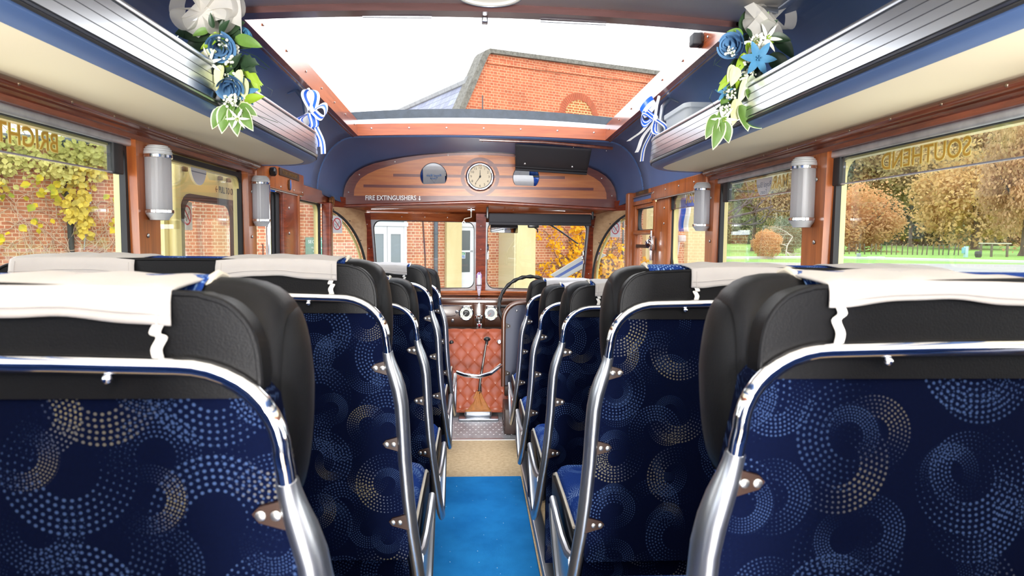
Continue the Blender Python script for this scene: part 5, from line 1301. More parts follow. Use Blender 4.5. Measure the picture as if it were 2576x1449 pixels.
def flowers(s):
    nm = 'left' if s < 0 else 'right'
    if s < 0:
        Q = lambda px, py, dy=0.0: Vector((((-.746 + (px - 560) * .00113) + .049) * (1 + dy) - .049, 1.95 * (1 + dy), ((1.63 - (py - 110) * .00107) - 1.1) * (1 + dy) + 1.1))
    else:
        Q = lambda px, py, dy=0.0: Vector((((.798 + (px - 1900) * .00117) + .049) * (1 + dy) - .049, 2.05 * (1 + dy), ((1.651 - (py - 150) * .00119) - 1.1) * (1 + dy) + 1.1))
    o = Q(545, 90) if s < 0 else Q(1890, 130)
    e = empty('flower_spray', o, label='blue and white artificial flower spray with organza bow on the %s luggage rack' % nm, cat='flowers')
    q = lambda px, py, dy=0.0: Q(px, py, dy) - o
    b = MB(); lv = MB(); lm = MB(); ll = MB(); le = MB(); F = Vector((-.25 * s, -1, -.15))
    if s < 0:
        # organza bow
        for d, sz, f in ((Vector((-1, 0, .35)), .085, .9), (Vector((1, -.2, .25)), .09, .8), (Vector((.6, -.3, -.35)), .085, .9), (Vector((-.5, -.3, -.3)), .08, .8), (Vector((.2, -.2, .9)), .07, .8)):
            strip(b, loop(q(528, 32, -.01), d, sz, fat=f), Vector((.012, .07, .025)), [0, 0])
        strip(b, [q(500, 30, -.02), q(560, 12, -.03), q(603, 30, -.02), q(606, 62, -.02)], Vector((.0, .0, .075)), [0, 0])
        strip(b, [q(480, 28, -.02), q(500, 50, -.03), q(530, 68, -.02)], Vector((.06, .0, .06)), [0, 0])
        for (px, py, dx, dz, L, W) in ((540, 84, -1, -.02, .10, .062), (535, 92, -.72, -.5, .085, .055), (545, 80, .85, .28, .085, .062), (560, 85, .75, -.35, .09, .06), (588, 150, .2, -1, .085, .06), (500, 120, -.3, -1, .06, .03), (560, 180, .5, -.8, .07, .05)):
            blade(lv, q(px, py, .005), (dx, -.35, dz), L, W)
        for (px, py, dx, dz, L, W) in ((590, 95, 1, -.28, .075, .035), (600, 210, 1, -.25, .055, .022), (545, 215, -.25, -1, .06, .03)): blade(lm, q(px, py, -.02), (dx, -.3, dz), L, W)
        for (px, py, dx, dz, L, W) in ((600, 150, 1, -.2, .055, .034), (605, 155, .9, -.6, .05, .03)): blade(lv, q(px, py, -.03), (dx, -.4, dz), L, W, wav=.35); 
        for (px, py, dx, dz, L, W) in ((612, 165, .75, -.85, .068, .022), (618, 165, .55, -1, .075, .02), (628, 190, .5, -1, .05, .016), (610, 180, .95, -.6, .06, .018)): blade(ll, q(px, py, -.03), (dx, -.3, dz), L, W)
        for (px, py, dx, dz, L, W) in ((572, 262, -.25, -1, .075, .036), (585, 262, .1, -1, .08, .034), (560, 270, -.55, -1, .062, .03), (595, 268, .5, -.8, .07, .03), (600, 262, .9, -.6, .05, .022)):
            blade(lm, q(px, py, -.05), (dx, -.3, dz), L, W); blade(le, q(px, py, -.0485), (dx, -.3, dz), L * 1.06, W * 1.22)
        rose(e, q(552, 118, -.05), F + Vector((.1, 0, -.3)), .036, rose_blue); rose(e, q(573, 218, -.06), F + Vector((.1, 0, -.6)), .032, rose_blue)
        rose(e, q(610, 92, .02), (.8, -.4, .3), .024, lily_blue, 'small_rose'); star(e, q(608, 232, -.04), (.6, -1, -.3), .040, lily_blue, 5, 'blue_lily')
        star(e, q(528, 158, -.06), (-.2, -1, -.2), .040, petal_white, 8, 'daisy', leaf_lime, .22); star(e, q(592, 298, -.06), (.2, -1, -.6), .032, petal_white, 6, 'daisy', leaf_lime, .22)
        breath(e, q(588, 128, -.03), .030, 34, 1); breath(e, q(580, 255, -.06), .030, 34, 2); breath(e, q(600, 200, -.03), .025, 16, 5)
        pc = MB()
        for (px, py, dx, dz, L, W) in ((605, 195, .15, -1, .055, .036), (603, 255, .12, -1, .06, .036), (612, 258, .3, -1, .05, .03)): blade(pc, q(px, py, -.045), (dx, -.2, dz), L, W, fold=.6)
        for (px, py, dx, dz, L, W) in ((557, 165, -.1, -1, .06, .026), (556, 190, -.35, -1, .045, .03), (600, 175, .15, -1, .045, .02), (545, 130, -.8, -.3, .05, .018), (515, 135, .4, -.7, .04, .014)): blade(pc, q(px, py, -.055), (dx, -.4, dz), L, W, fold=.8)
        pc.build('cream_petals', petal_cream, e, smooth=60)
        t = MB(); t.tube([q(590, 120), q(640, 140, -.02), q(672, 168, -.03)], .0009, 5); t.tube([q(592, 130), q(640, 160, -.02), q(665, 172, -.03)], .0009, 5); t.tube([q(470, 85), q(462, 110, -.02), q(470, 130)], .0008, 5)
        t.tube([q(640, 235, -.02), q(672, 245, -.03), q(678, 225, -.03), q(660, 215, -.03)], .0006, 5); t.tube([q(600, 240), q(640, 290, -.05), q(690, 308, -.05)], .0007, 5); t.build('wire_tendril', leaf_dark, e)
        for px, py in ((505, 10), (515, 4), (498, 2)): t2 = None
        st = MB()
        for i in range(7): st.tube([q(500 + i * 5, 2, .01), q(520 + i * 4, 40, .0), q(545 + i, 90, .01)], .0022, 5)
        st.build('stem', leaf_mid, e)
    else:
        for d, sz, f in ((Vector((1, -.1, .05)), .062, 1.1), (Vector((-.7, -.3, -.6)), .085, .95), (Vector((-.8, -.2, .1)), .07, .9), (Vector((-.2, -.3, -.9)), .06, .9)):
            strip(b, loop(q(1935, 48, -.01), d, sz, fat=f), Vector((-.015, .045, .012)), [0, 0])
        strip(b, [q(1885, 40, -.03), q(1910, 28, -.04), q(1938, 42, -.03), q(1915, 70, -.04), q(1895, 92, -.03)], Vector((.045, .0, -.045)), [0, 0])
        for (px, py, dx, dz, L, W) in ((1870, 85, -.05, 1, .062, .048), (1940, 85, .5, -.55, .10, .05), (1940, 135, .55, -.8, .085, .06), (1895, 60, -.3, -1, .06, .02), (1850, 165, -.85, -.35, .03, .025), (1890, 95, -.7, -.3, .045, .03), (1915, 180, .1, -1, .09, .05), (1905, 230, .35, -1, .05, .03), (1880, 215, -.1, -1, .10, .03)): blade(lv, q(px, py, .005), (dx, -.3, dz), L, W)
        for (px, py, dx, dz, L, W) in ((1865, 90, -.9, .15, .05, .03), (1850, 210, -.6, -1, .075, .022), (1870, 230, -.25, -1, .07, .026), (1845, 240, .3, -1, .06, .025)): blade(lm, q(px, py, -.02), (dx, -.3, dz), L, W)
        for (px, py, dx, dz, L, W) in ((1872, 135, -.45, -1, .072, .026), (1838, 185, -.75, -1, .065, .022), (1845, 190, -1, -.55, .05, .016)): blade(ll, q(px, py, -.045), (dx, -.3, dz), L, W)
        for (px, py, dx, dz, L, W) in ((1815, 300, -.25, -1, .085, .032), (1818, 305, .35, -1, .062, .032), (1865, 265, .35, -1, .072, .034), (1800, 290, -.4, -1, .07, .03), (1880, 225, .6, -.8, .06, .03), (1830, 270, -.6, -1, .06, .028), (1905, 225, .5, -1, .055, .03), (1880, 300, .8, -.4, .05, .026)):
            blade(lm, q(px, py, -.06), (dx, -.25, dz), L, W); blade(le, q(px, py, -.0585), (dx, -.25, dz), L * 1.06, W * 1.25)
        rose(e, q(1838, 118, -.03), (-.75, -.75, -.05), .038, rose_blue); star(e, q(1906, 148, -.07), (-.1, -1, -.1), .052, lily_blue, 6, 'blue_lily', lily_blue, .42)
        star(e, q(1928, 98, -.045), (.1, -1, .1), .046, petal_white, 6, 'daisy', leaf_lime, .24); star(e, q(1898, 112, -.04), (-.2, -1, .2), .040, petal_white, 6, 'white_lily', gold, .40); star(e, q(1820, 300, -.06), (0, -1, -.5), .04, petal_white, 6, 'daisy', leaf_lime, .22)
        star(e, q(1822, 235, -.03), (-.4, -1, 0), .03, lily_blue, 5, 'blue_lily')
        breath(e, q(1830, 135, -.03), .026, 26, 3); breath(e, q(1880, 178, -.04), .038, 40, 4); breath(e, q(1820, 280, -.06), .026, 24, 6); breath(e, q(1845, 200, -.02), .03, 24, 8)
        pc = MB()
        for (px, py, dx, dz, L, W) in ((1848, 170, -.2, -1, .055, .034), (1853, 250, -.1, -1, .075, .036), (1840, 165, -.25, -1, .05, .026)): blade(pc, q(px, py, -.05), (dx, -.2, dz), L, W, fold=.6)
        for (px, py, dx, dz, L, W) in ((1880, 195, -.35, -1, .08, .03), (1892, 190, -.15, -1, .06, .025)): blade(le, q(px, py, -.05), (dx, -.3, dz), L, W, fold=.5)
        pc.build('cream_petals', petal_cream, e, smooth=60)
        t = MB(); t.tube([q(1790, 230, -.02), q(1782, 250, -.03), q(1800, 275, -.03)], .0007, 5); t.tube([q(1830, 130, -.02), q(1795, 165, -.03), q(1812, 172, -.03)], .0007, 5); t.tube([q(1850, 110), q(1795, 150, -.02), q(1790, 168, -.02)], .0006, 5); t.build('wire_tendril', leaf_dark, e)
    rnd = random.Random(31 + s); spine = ((548, 95, .03), (556, 140, .035), (565, 185, .035), (575, 235, .03), (580, 265, .02)) if s < 0 else ((1905, 95, .03), (1895, 140, .035), (1875, 185, .035), (1860, 230, .035), (1845, 270, .03))
    for i in range(46):
        px, py, sp = spine[i % 5]; a = rnd.uniform(0, 2 * PI); L = rnd.uniform(.035, .062)
        p = q(px, py, rnd.uniform(-.045, -.005)) + Vector((rnd.gauss(0, .016), 0, rnd.gauss(0, .016)))
        blade((lv, lv, lm, lv)[i % 4] if i % 8 else ll, p, (math.cos(a), -.5, math.sin(a) - .35), L, L * rnd.uniform(.34, .58), fold=rnd.uniform(.1, .5))
    for i in range(4): breath(e, q(spine[i][0] + rnd.uniform(8, 30) * (1 if s < 0 else -1), spine[i][1] + 10, -.045), .026, 18, 40 + i)
    b.build('organza_bow', organza, e, smooth=60)
    lv.build('dark_leaves', leaf_dark, e, smooth=60); lm.build('green_leaves', leaf_mid, e, smooth=60); ll.build('lime_leaves', leaf_lime, e, smooth=60); le.build('pale_leaf_edges', leaf_edge, e, smooth=60)
flowers(-1); flowers(1)

SAT = [ribbon_white, ribbon_blue]
WBW = [0, 0, 1, 1, 0, 0]; BWB = [1, 0, 1, 1, 0, 1]
def ribbon_bow(s):
    nm = 'left' if s < 0 else 'right'
    o = Vector((s * .772, 3.10, 1.66)); e = empty('ribbon_bow', o, label='blue and white satin ribbon bow tied to the front bracket of the %s rack' % nm, cat='ribbon')
    a = MB(); W = Vector((.012, .038, .008))
    if s < 0:
        strip(a, loop((0, 0, 0), (-.08, -.2, 1), .092, fat=.5), Vector((.032, .02, .0)), WBW); strip(a, loop((0.004, -.01, 0), (.95, -.2, -.1), .062, fat=.9), Vector((.01, .03, .03)), WBW)
        strip(a, loop((0, -.015, -.01), (-.45, -.3, -1), .075, fat=1.0), Vector((.036, .02, .012)), BWB)
    else:
        strip(a, [Vector((-.03 + .028 * math.cos(t) - .01, .028 * math.sin(t) * .8 - .01, .055 + .03 * math.cos(t + .6))) for t in [2 * PI * i / 20 for i in range(21)]], Vector((.03, -.0, -.05)), WBW)
        strip(a, loop((-.01, -.01, 0), (-1, -.3, -.1), .062, fat=.9), Vector((.012, .02, .034)), BWB); strip(a, loop((0, -.01, -.005), (.35, -.3, -1), .075, fat=.8), Vector((.028, .02, .01)), WBW)
    a.build('bow_loops', SAT, e, smooth=60)
    t = MB()
    for (dx, L, pat, ph) in ((-.02, .19, WBW, 0), (-.035, .15, [0, 0, 0, 0], 1), (.015, .17, BWB, 2), (.03, .20, WBW, 3), (-.05, .10, [0, 0, 0, 0], 4)):
        sl = dx * 1.6 - (.03 * s if s > 0 else 0)
        strip(t, [Vector((dx * .2 + sl * v + .006 * math.sin(v * 7 + ph), -.012 - .01 * v, -.01 - (L - (.02 if s < 0 else 0)) * v)) for v in [i / 10 for i in range(11)]], Vector((.020, .012, .004)), pat)
    t.build('ribbon_tails', SAT, e, smooth=60)
    MB().ball((0, -.012, 0), (.012, .012, .012), 12, 8).build('knot', ribbon_white, e)
    MB().tube([(-.02 * -s, .01, .10), (-.008 * -s, .0, .06), (0, -.004, .0)], .007, 8).build('tie', ribbon_white, e)
ribbon_bow(-1); ribbon_bow(1)

def tub():
    e = empty('plastic_tub', (.925, 2.95, 1.456), label='frosted white plastic tub standing on the right luggage rack', cat='tub')
    x, y, h = .105, .165, .215; ins = .012
    def ring(k, z): return [(a * (x - ins * k), b * (y - ins * k), z) for a, b in [(px / 1, py / 1) for px, py in rrect(-1, 1, -1, 1, .22, 4)]]
    R = [ring(1.6, .0), ring(1.5, .006), ring(0, h - .02), ring(-.6, h - .02), ring(-.7, h - .002), ring(-.2, h), ring(.25, h - .004), ring(1.7, .010)]
    k = len(R[0]); vs = [p for r in R for p in r]
    fs = [(i * k + j, i * k + (j + 1) % k, (i + 1) * k + (j + 1) % k, (i + 1) * k + j) for i in range(len(R) - 1) for j in range(k)] + [tuple(range(k - 1, -1, -1)), tuple((len(R) - 1) * k + j for j in range(k))]
    MB().add(vs, fs).build('tub_body', tub_m, e, smooth=50)
    MB().ball((.0, .02, .07), (.06, .09, .055), 16, 10).build('contents', P('pale_yellow_contents', lin(230, 226, 150), .7), e)
tub()

def hang_ribbon(name, loc, label, lanes):
    e = empty(name, loc, label=label, cat='ribbon'); m = MB()
    for (dx, dy, z0, L, W, pat, ph) in lanes:
        strip(m, [Vector((dx + .006 * math.sin(v * 6 + ph), dy + .004 * math.sin(v * 9 + ph), z0 - L * v)) for v in [i / 14 for i in range(15)]], Vector((W * .8, W * .6, 0) if loc[0] < 0 else (W * .95, -W * .3, 0)), pat)
    m.build('ribbon_tails', SAT, e, smooth=60, solid=.0012); MB().ball((0, 0, .012), (.016, .03, .02), 12, 8).build('knot', ribbon_white, e)
hang_ribbon('door_ribbon', (-1.15, 3.76, 1.375), 'white and blue satin ribbon hanging outside the open left doorway', [(0, 0, .0, .165, .085, WBW, 0), (-.03, .05, -.02, .205, .055, [0, 1, 1, 1, 0], 2)])
hang_ribbon('mirror_ribbon', (1.16, 3.88, 1.355), 'white and blue satin ribbon hanging outside the right window behind the driver', [(0, .02, .0, .20, .085, WBW, 0), (.02, -.05, .0, .06, .05, [1, 1, 1], 2), (-.01, .07, -.04, .07, .04, [0, 1, 0], 1)])
def bonnet_ribbon():
    m = MB(); a, b = Vector((.74, 6.5, .735)), Vector((1.00, 5.62, 1.0)); w = Vector((.115, .0, -.05))
    strip(m, [a.lerp(b, i / 8) for i in range(9)], w, [0, 0, 0, 1, 1, 0, 0, 0])
    tag(m.build('bonnet_ribbon', SAT, None, solid=.002), 'wide white ribbon with a blue centre stretched across the bonnet outside', 'ribbon')
bonnet_ribbon()
def mirror_arm():
    e = empty('exterior_mirror', (1.20, 4.12, 1.02), label='white exterior mirror arm outside the right window behind the driver', cat='mirror')
    MB().tube([(-.06, .02, -.14), (0, 0, .0), (.012, -.01, .115)], .010, 8).build('arm', white_paint, e); MB().rbox(.0, .05, -.02, .02, .075, .115, .006).build('clamp', white_paint, e)
mirror_arm()

# ------------------------------------------------------------------ outside: brick building ahead
FAC = (-1.4278, 17.7131, 0.0); FROT = math.atan2(0.45554, 0.89021)
brick_wall = brick('orange_brick', ext(208, 138, 100, .86), ext(184, 112, 80, .86), lin(216, 188, 154), ms=.0085)
brick_gable = brick('gable_brick', ext(202, 114, 76, .82), ext(180, 94, 62, .82), ext(226, 184, 144, .85), ms=.0055)
brick_pale = brick('pale_infill_brick', ext(196, 112, 60), ext(184, 96, 54), ext(236, 214, 150), ms=.010)
brick_soldier = brick('arch_brick', ext(206, 108, 74), ext(190, 92, 60), ext(212, 150, 110), w=.075, h=.4, ms=.004, squash=1.0)
slate = brick('roof_slate', ext(168, 172, 192), ext(146, 150, 172), ext(86, 90, 106), w=.30, h=.17, ms=.006, squash=1.0, rough=.6)
stone = P('weathered_stone', ext(150, 146, 134), .9, var=(V(14), .5), col2=ext(110, 106, 96), bump=(V(30), .5, .02))
stucco = P('cream_stucco', ext(228, 210, 158, .8), .85, var=((2, 2, .7), .15), col2=ext(214, 194, 140, .8))
stucco_side = P('pale_stucco', ext(218, 204, 160, .8), .85)
pipe_grey = P('grey_downpipe', ext(104, 112, 118), .5)
dark_pane = P('dark_door_glass', ext(96, 104, 104), .12)
grey_pane = P('grey_door_glass', ext(150, 160, 162), .2)

def building():
    b = empty('brick_building', FAC, FROT, label='orange brick building with a tall flat-topped gable ahead of the coach', cat='building')
    f = lambda a, z, d: (a, d, z)
    face = [(-16, -.78), (10.3, -.78), (10.3, 2.35), (9.2, 2.35), (9.2, 6.30), (1.93, 6.06), (1.19, 4.5), (.55, 3.0), (-16, 3.0)]
    MB().prism(face, 0, .30, f).build('wall', brick_wall, b, smooth=0)
    MB().prism([(9.2, 4.0), (9.2, 6.31), (1.935, 6.07), (1.19, 4.5), (.98, 4.0)], -.012, .0, f).build('gable_face', brick_gable, b, smooth=0)
    MB().prism([(9.2, 6.02), (9.2, 6.12), (1.92, 5.90), (1.87, 5.80)], -.05, .0, f).build('string_course', brick_gable, b, smooth=0)
    cop = MB()
    outer = [(.32, 2.75), (1.03, 4.52), (1.72, 6.02), (1.80, 6.12), (1.93, 6.19), (9.3, 6.44)]; inn = [(.52, 2.75), (1.20, 4.50), (1.88, 5.98), (1.92, 6.04), (1.97, 6.08), (9.3, 6.31)]
    cop.band(outer, inn, -.10, .42, f, closed=False); cop.build('coping', stone, b, smooth=20)
    rf = MB()
    A = [(.25, .22, 2.6), (1.46, .22, 5.36)]; rf.add([(A[0][0], .2, A[0][2]), (A[1][0], .2, A[1][2]), (A[1][0], 15, A[1][2]), (A[0][0], 15, A[0][2]), (A[0][0] + .1, .2, A[0][2] - .1), (A[1][0] + .1, .2, A[1][2] - .1), (A[1][0] + .1, 15, A[1][2] - .1), (A[0][0] + .1, 15, A[0][2] - .1)],
        [(0, 1, 2, 3), (4, 5, 6, 7), (0, 1, 5, 4), (1, 2, 6, 5), (2, 3, 7, 6), (3, 0, 4, 7)]); rf.build('slate_roof', slate, b, smooth=0)
    rg = MB()
    for i in range(34): rg.tube([(1.46, .25 + i * .44, 5.36), (1.46, .25 + i * .44 + .43, 5.36)], .12, 8)
    rg.build('ridge_tile', P('pale_ridge', ext(206, 206, 204), .8, var=(V(3), .2)), b)
    # blind arch
    c, zs, Ro, Ri, n = 4.94, 4.68, .70, .50, 28
    o = [(c + Ro * math.cos(PI * i / n), zs + Ro * math.sin(PI * i / n)) for i in range(n + 1)]; q = [(c + Ri * math.cos(PI * i / n), zs + Ri * math.sin(PI * i / n)) for i in range(n + 1)]
    arch = MB()
    for i in range(n):
        if True:
            a0, a1 = PI * (i + .06) / n, PI * (i + .94) / n
            arch.prism([(c + Ri * math.cos(a0), zs + Ri * math.sin(a0)), (c + Ro * math.cos(a0), zs + Ro * math.sin(a0)), (c + Ro * math.cos(a1), zs + Ro * math.sin(a1)), (c + Ri * math.cos(a1), zs + Ri * math.sin(a1))], -.03, -.012, f)
    arch.build('arch_bricks', P('arch_brick_plain', ext(208, 110, 74), .9, var=(V(6), .25)), b, smooth=0)
    MB().band(o, q, -.022, -.012, f, closed=False).build('arch_mortar', P('arch_mortar', ext(222, 168, 124), .9), b, smooth=0)
    MB().prism(q + [(c - Ri, 3.6), (c + Ri, 3.6)], -.016, -.012, f).build('arch_infill', brick_pale, b, smooth=0)
    # white double doors, left
    def door(name, x0, x1, z0, z1, panes, trans, label, dark):
        d = MB(); d.box(x0, x0 + .07, -.05, .02, z0, z1 + .38); d.box(x1 - .07, x1, -.05, .02, z0, z1 + .38); d.box(x0 - .03, x1 + .03, -.07, .02, z1, z1 + .10); d.box(x0 - .03, x1 + .03, -.06, .02, z1 + .34, z1 + .42)
        fr = d.build('door_frame', white_paint, b, smooth=0, label=label)
        MB().box(x0 + .07, x1 - .07, -.02, -.01, z1 + .10, z1 + .34).build('pane', dark, fr, smooth=0)
        for (a0, a1, pz) in panes:
            lf = MB(); lf.box(a0, a1, -.035, .0, z0, pz[0][0]); lf.box(a0, a1, -.035, .0, pz[-1][1], z1); lf.box(a0, a0 + .09, -.035, 0, pz[0][0], pz[-1][1]); lf.box(a1 - .09, a1, -.035, 0, pz[0][0], pz[-1][1])
            for (p0, p1), (p2, p3) in zip(pz, pz[1:]): lf.box(a0, a1, -.035, 0, p1, p2)
            lf.box(a0 + .09, a1 - .09, -.030, 0, z0 + .12, pz[0][0] - .1)
            l = lf.build('door_leaf', white_paint, b, smooth=0)
            for p0, p1 in pz: MB().box(a0 + .09, a1 - .09, -.02, -.015, p0, p1).build('pane', dark, l, smooth=0)
        return fr
    door('double_door', -1.47, -.42, -.70, 1.40, [(-1.40, -.945, [(.16, 1.20)]), (-.935, -.49, [(.16, 1.20)])], True, 'white double doors with tall glass panes', grey_pane)
    door('single_door', .72, 1.56, -.70, 1.42, [(.79, 1.49, [(.20, .74), (.79, 1.32)])], True, 'white single door half hidden by the cream pier', dark_pane)
    MB().box(1.08, 1.26, -.024, -.0205, .57, .745).build('door_sign', sign_white, b, smooth=0, label='small green and blue sign on the white door')
    MB().box(1.09, 1.25, -.0255, -.024, .665, .735).build('sign_panel', P('sign_green', ext(40, 150, 100), .5), b, smooth=0); MB().box(1.09, 1.25, -.0255, -.024, .58, .65).build('sign_panel', P('sign_blue', ext(40, 110, 190), .5), b, smooth=0)
    for w, z in (('Exit', .70), ('Door', .615)): text('lettering', w, .07, letter_white, b, frame_mtx((1, 0, 0), (0, 0, 1), (1.17, -.026, z)), depth=.0005)
    # piers of the porch
    MB().box(.66, 1.10, -.14, 0, -.75, 2.6).build('pier', stucco, b, smooth=0)
    MB().box(2.30, 2.36, -.85, 0, -.75, 2.6).build('pier_side', stucco_side, b, smooth=0); MB().box(2.36, 2.97, -.86, 0, -.75, 2.6).build('pier', stucco, b, smooth=0)
    MB().box(.5, 3.1, -.95, 0, 2.6, 2.9).build('porch_canopy', stucco, b, smooth=0)
    for x0, x1 in ((7.5, 8.16), (9.3, 10.3)): MB().box(x0, x1, -.16, 0, -.75, 2.6).build('pier', stucco, b, smooth=0)
    dp = MB().tube([(.38, -.07, -.75), (.38, -.07, 3.1)], .055, 10); dp.tube([(.38, -.07, 1.22), (.38, -.07, 1.27)], .065, 10); dp.build('downpipe', pipe_grey, b)
    dp = MB().tube([(-7.63, -.07, -.75), (-7.64, -.07, 1.3), (-7.70, -.07, 3.0)], .055, 10); dp.build('downpipe', P('green_black_pipe', ext(62, 70, 62), .6), b)
    MB().tube([(.12, -.02, -.7), (.10, -.02, .6), (.03, -.02, 1.6), (.03, -.02, 3.0)], .018, 6).build('cable', P('maroon_cable', ext(104, 70, 66), .7), b)
    MB().tube([(6.69, -.03, -.7), (6.69, -.03, 2.6)], .03, 6).build('cable', pipe_grey, b)
    MB().tube([(-16, -.06, 2.98), (.42, -.06, 2.98)], .07, 8).build('gutter', pipe_grey, b)
    return b
building()

def wall_things():
    M = Matrix.Translation(FAC) @ Matrix.Rotation(FROT, 4, 'Z')
    at = lambda x, y, z: M @ Vector((x, y, z))
    e = empty('security_sign', at(-2.70, -.02, .80), FROT, label='pale green wall sign reading SECURITY seen through the small left window', cat='sign')
    MB().rbox(-.27, .27, -.012, 0, -.30, .30, .006).build('board', P('sea_green_sign', ext(120, 184, 160), .5), e)
    for w, z, sz in (('SECURITY', .19, .105), ('Visitors to', .05, .07), ('this site', -.03, .07), ('report here', -.13, .06)): text('lettering', w, sz, letter_white, e, frame_mtx((1, 0, 0), (0, 0, 1), (0, -.0135, z)), depth=.001, stretch=.9)
    e = empty('junction_box', at(-7.33, -.02, 1.74), FROT, label='white electrical box with a thin conduit on the brick wall left', cat='box')
    MB().rbox(-.065, .065, -.10, .0, 0, .23, .01).build('box_body', P('box_white', ext(214, 216, 214), .6), e)
    MB().tube([(.0, -.03, .0), (-.02, -.03, -.2), (-.09, -.03, -.95)], .013, 6).build('conduit', P('conduit_white', ext(206, 206, 202), .6), e); MB().tube([(-.02, -.03, .23), (-.03, -.03, 1.2)], .012, 6).build('cable', rubber, e)
    e = empty('wall_tap', at(-3.95, -.02, .75), FROT, label='small dark bracket on the brick wall seen through the doorway', cat='bracket')
    MB().tube([(0, -.02, .18), (0, -.10, .16), (0, -.10, -.1)], .014, 6).build('bracket_arm', P('rust', ext(96, 62, 50), .8), e); MB().tube([(.06, -.05, .1), (.10, -.12, .0), (.06, -.08, -.1)], .012, 6).build('pipe', P('copper_pipe', ext(190, 120, 90), .5), e)
wall_things()

def leaf_cards(n, place, size, seed, droop=.5, aspect=1.0):
    rnd = random.Random(seed); mb = MB()
    for i in range(n):
        c = place(rnd); L = rnd.uniform(*size); a = rnd.uniform(0, 2 * PI); d = Vector((math.cos(a), rnd.uniform(-.6, .2), math.sin(a) - droop)).normalized()
        sd = d.cross(Vector((rnd.gauss(0, .5), 1, rnd.gauss(0, .5)))).normalized(); w = L * .42 * aspect; nn = d.cross(sd) * (L * .10)
        p = [c, c + d * L * .25 + sd * w * .8 + nn, c + d * L * .55 + sd * w + nn, c + d * L, c + d * L * .55 - sd * w + nn, c + d * L * .25 - sd * w * .8 + nn, c + d * L * .5]
        mb.add(p, [(0, 1, 2, 6), (6, 2, 3), (6, 3, 4), (0, 6, 4, 5)])
    return mb

def creepers():
    M = Vector(FAC)
    # pale creeper on the left wall
    e = empty('creeper', FAC, FROT, label='pale yellow-green creeper with bare twining stems on the left brick wall', cat='climbing plant')
    rnd = random.Random(5)
    def along(cl):
        def pl(r):
            s, z, rs, rz = cl[r.randrange(len(cl))]; return Vector((r.gauss(s, rs), -r.uniform(.08, .42), r.gauss(z, rz)))
        return pl
    top = [(-9.0, 2.65, .35, .20), (-8.5, 2.62, .3, .2), (-8.0, 2.66, .35, .2), (-7.4, 2.66, .3, .2), (-6.9, 2.70, .3, .17), (-6.4, 2.68, .3, .17), (-8.9, 2.3, .16, .22), (-7.75, 2.4, .22, .2), (-9.4, 2.55, .3, .25), (-5.9, 2.68, .3, .17)]
    strand = [(-7.40, 2.35, .09, .16), (-7.45, 2.05, .10, .16), (-7.42, 1.75, .09, .16), (-7.42, 1.48, .07, .13), (-7.4, 1.28, .05, .08), (-7.65, 1.75, .07, .08), (-7.62, 1.55, .05, .06), (-7.15, 2.35, .08, .06), (-8.85, 1.9, .10, .12), (-8.9, 2.25, .08, .12)]
    sparse = [(-8.6, 1.9, .35, .2), (-6.75, 1.9, .10, .04), (-8.2, 1.35, .12, .12), (-6.75, 1.4, .1, .06), (-7.8, 1.95, .12, .06), (-8.75, 1.05, .05, .05), (-8.0, 2.0, .25, .15)]
    leaf_cards(1700, along(top), (.06, .14), 1).build('leaves', leaf('pale_creeper_leaf', lin(218, 208, 130), lin(178, 176, 100), 2.5), e, smooth=0)
    leaf_cards(380, along(strand), (.07, .16), 2, .9).build('yellow_leaves', leaf('yellow_creeper_leaf', lin(232, 206, 84), lin(190, 176, 96), 2.5), e, smooth=0)
    leaf_cards(60, along(sparse), (.10, .2), 3, .9).build('scattered_leaves', leaf('mixed_creeper_leaf', lin(240, 208, 60), lin(120, 146, 66), 6), e, smooth=0)
    st = MB()
    for i in range(150):
        x = rnd.uniform(-9.4, -6.3) if i % 3 else rnd.gauss(-7.55, .25); z = rnd.uniform(.3, 2.9) if i % 2 else rnd.uniform(-.1, .9); p = []; a = rnd.gauss(PI / 2, .55); y = -rnd.uniform(.02, .12)
        for k in range(rnd.randint(8, 18)):
            p.append((x, y, z)); a += rnd.gauss(0, .30); x += .085 * math.cos(a); z += .085 * math.sin(a); y = max(-.2, min(-.02, y + rnd.gauss(0, .015)))
        st.tube(p, rnd.uniform(.004, .0095), 5)
    st.build('stems', P('tan_twigs', lin(184, 158, 132), .9), e)
    # golden creeper ahead on the right
    e = empty('creeper', FAC, FROT, label='bright golden creeper spreading over the brick wall ahead, right of the cream pier', cat='climbing plant')
    cl = []
    for i in range(80):
        s = rnd.uniform(3.2, 6.3); z = rnd.uniform(-.2, 2.0)
        if rnd.random() < .7 and (abs(s - 3.6) < .5 and z < .9 and z > .35): continue
        cl.append((s, z, rnd.uniform(.06, .14), rnd.uniform(.05, .11)))
    for i in range(26): cl.append((rnd.uniform(6.3, 7.4), rnd.uniform(-.2, .9 - .5 * (i % 2)), .10, .07))
    leaf_cards(1800, along(cl), (.05, .115), 4, .4, 1.2).build('leaves', leaf('golden_leaf', lin(244, 190, 48), lin(214, 156, 44), 3), e, smooth=0)
    st = MB()
    for i in range(90):
        x = rnd.uniform(4.5, 6.4); z = rnd.uniform(-.7, .6); p = []; a = rnd.gauss(PI / 2 + .3, .6); y = -.05
        for k in range(rnd.randint(8, 20)):
            p.append((x, y, z)); a += rnd.gauss(0, .28); x += .09 * math.cos(a); z += .09 * math.sin(a)
        st.tube(p, rnd.uniform(.005, .012), 5)
    st.build('stems', P('brown_twigs', ext(128, 104, 76), .9), e)
creepers()

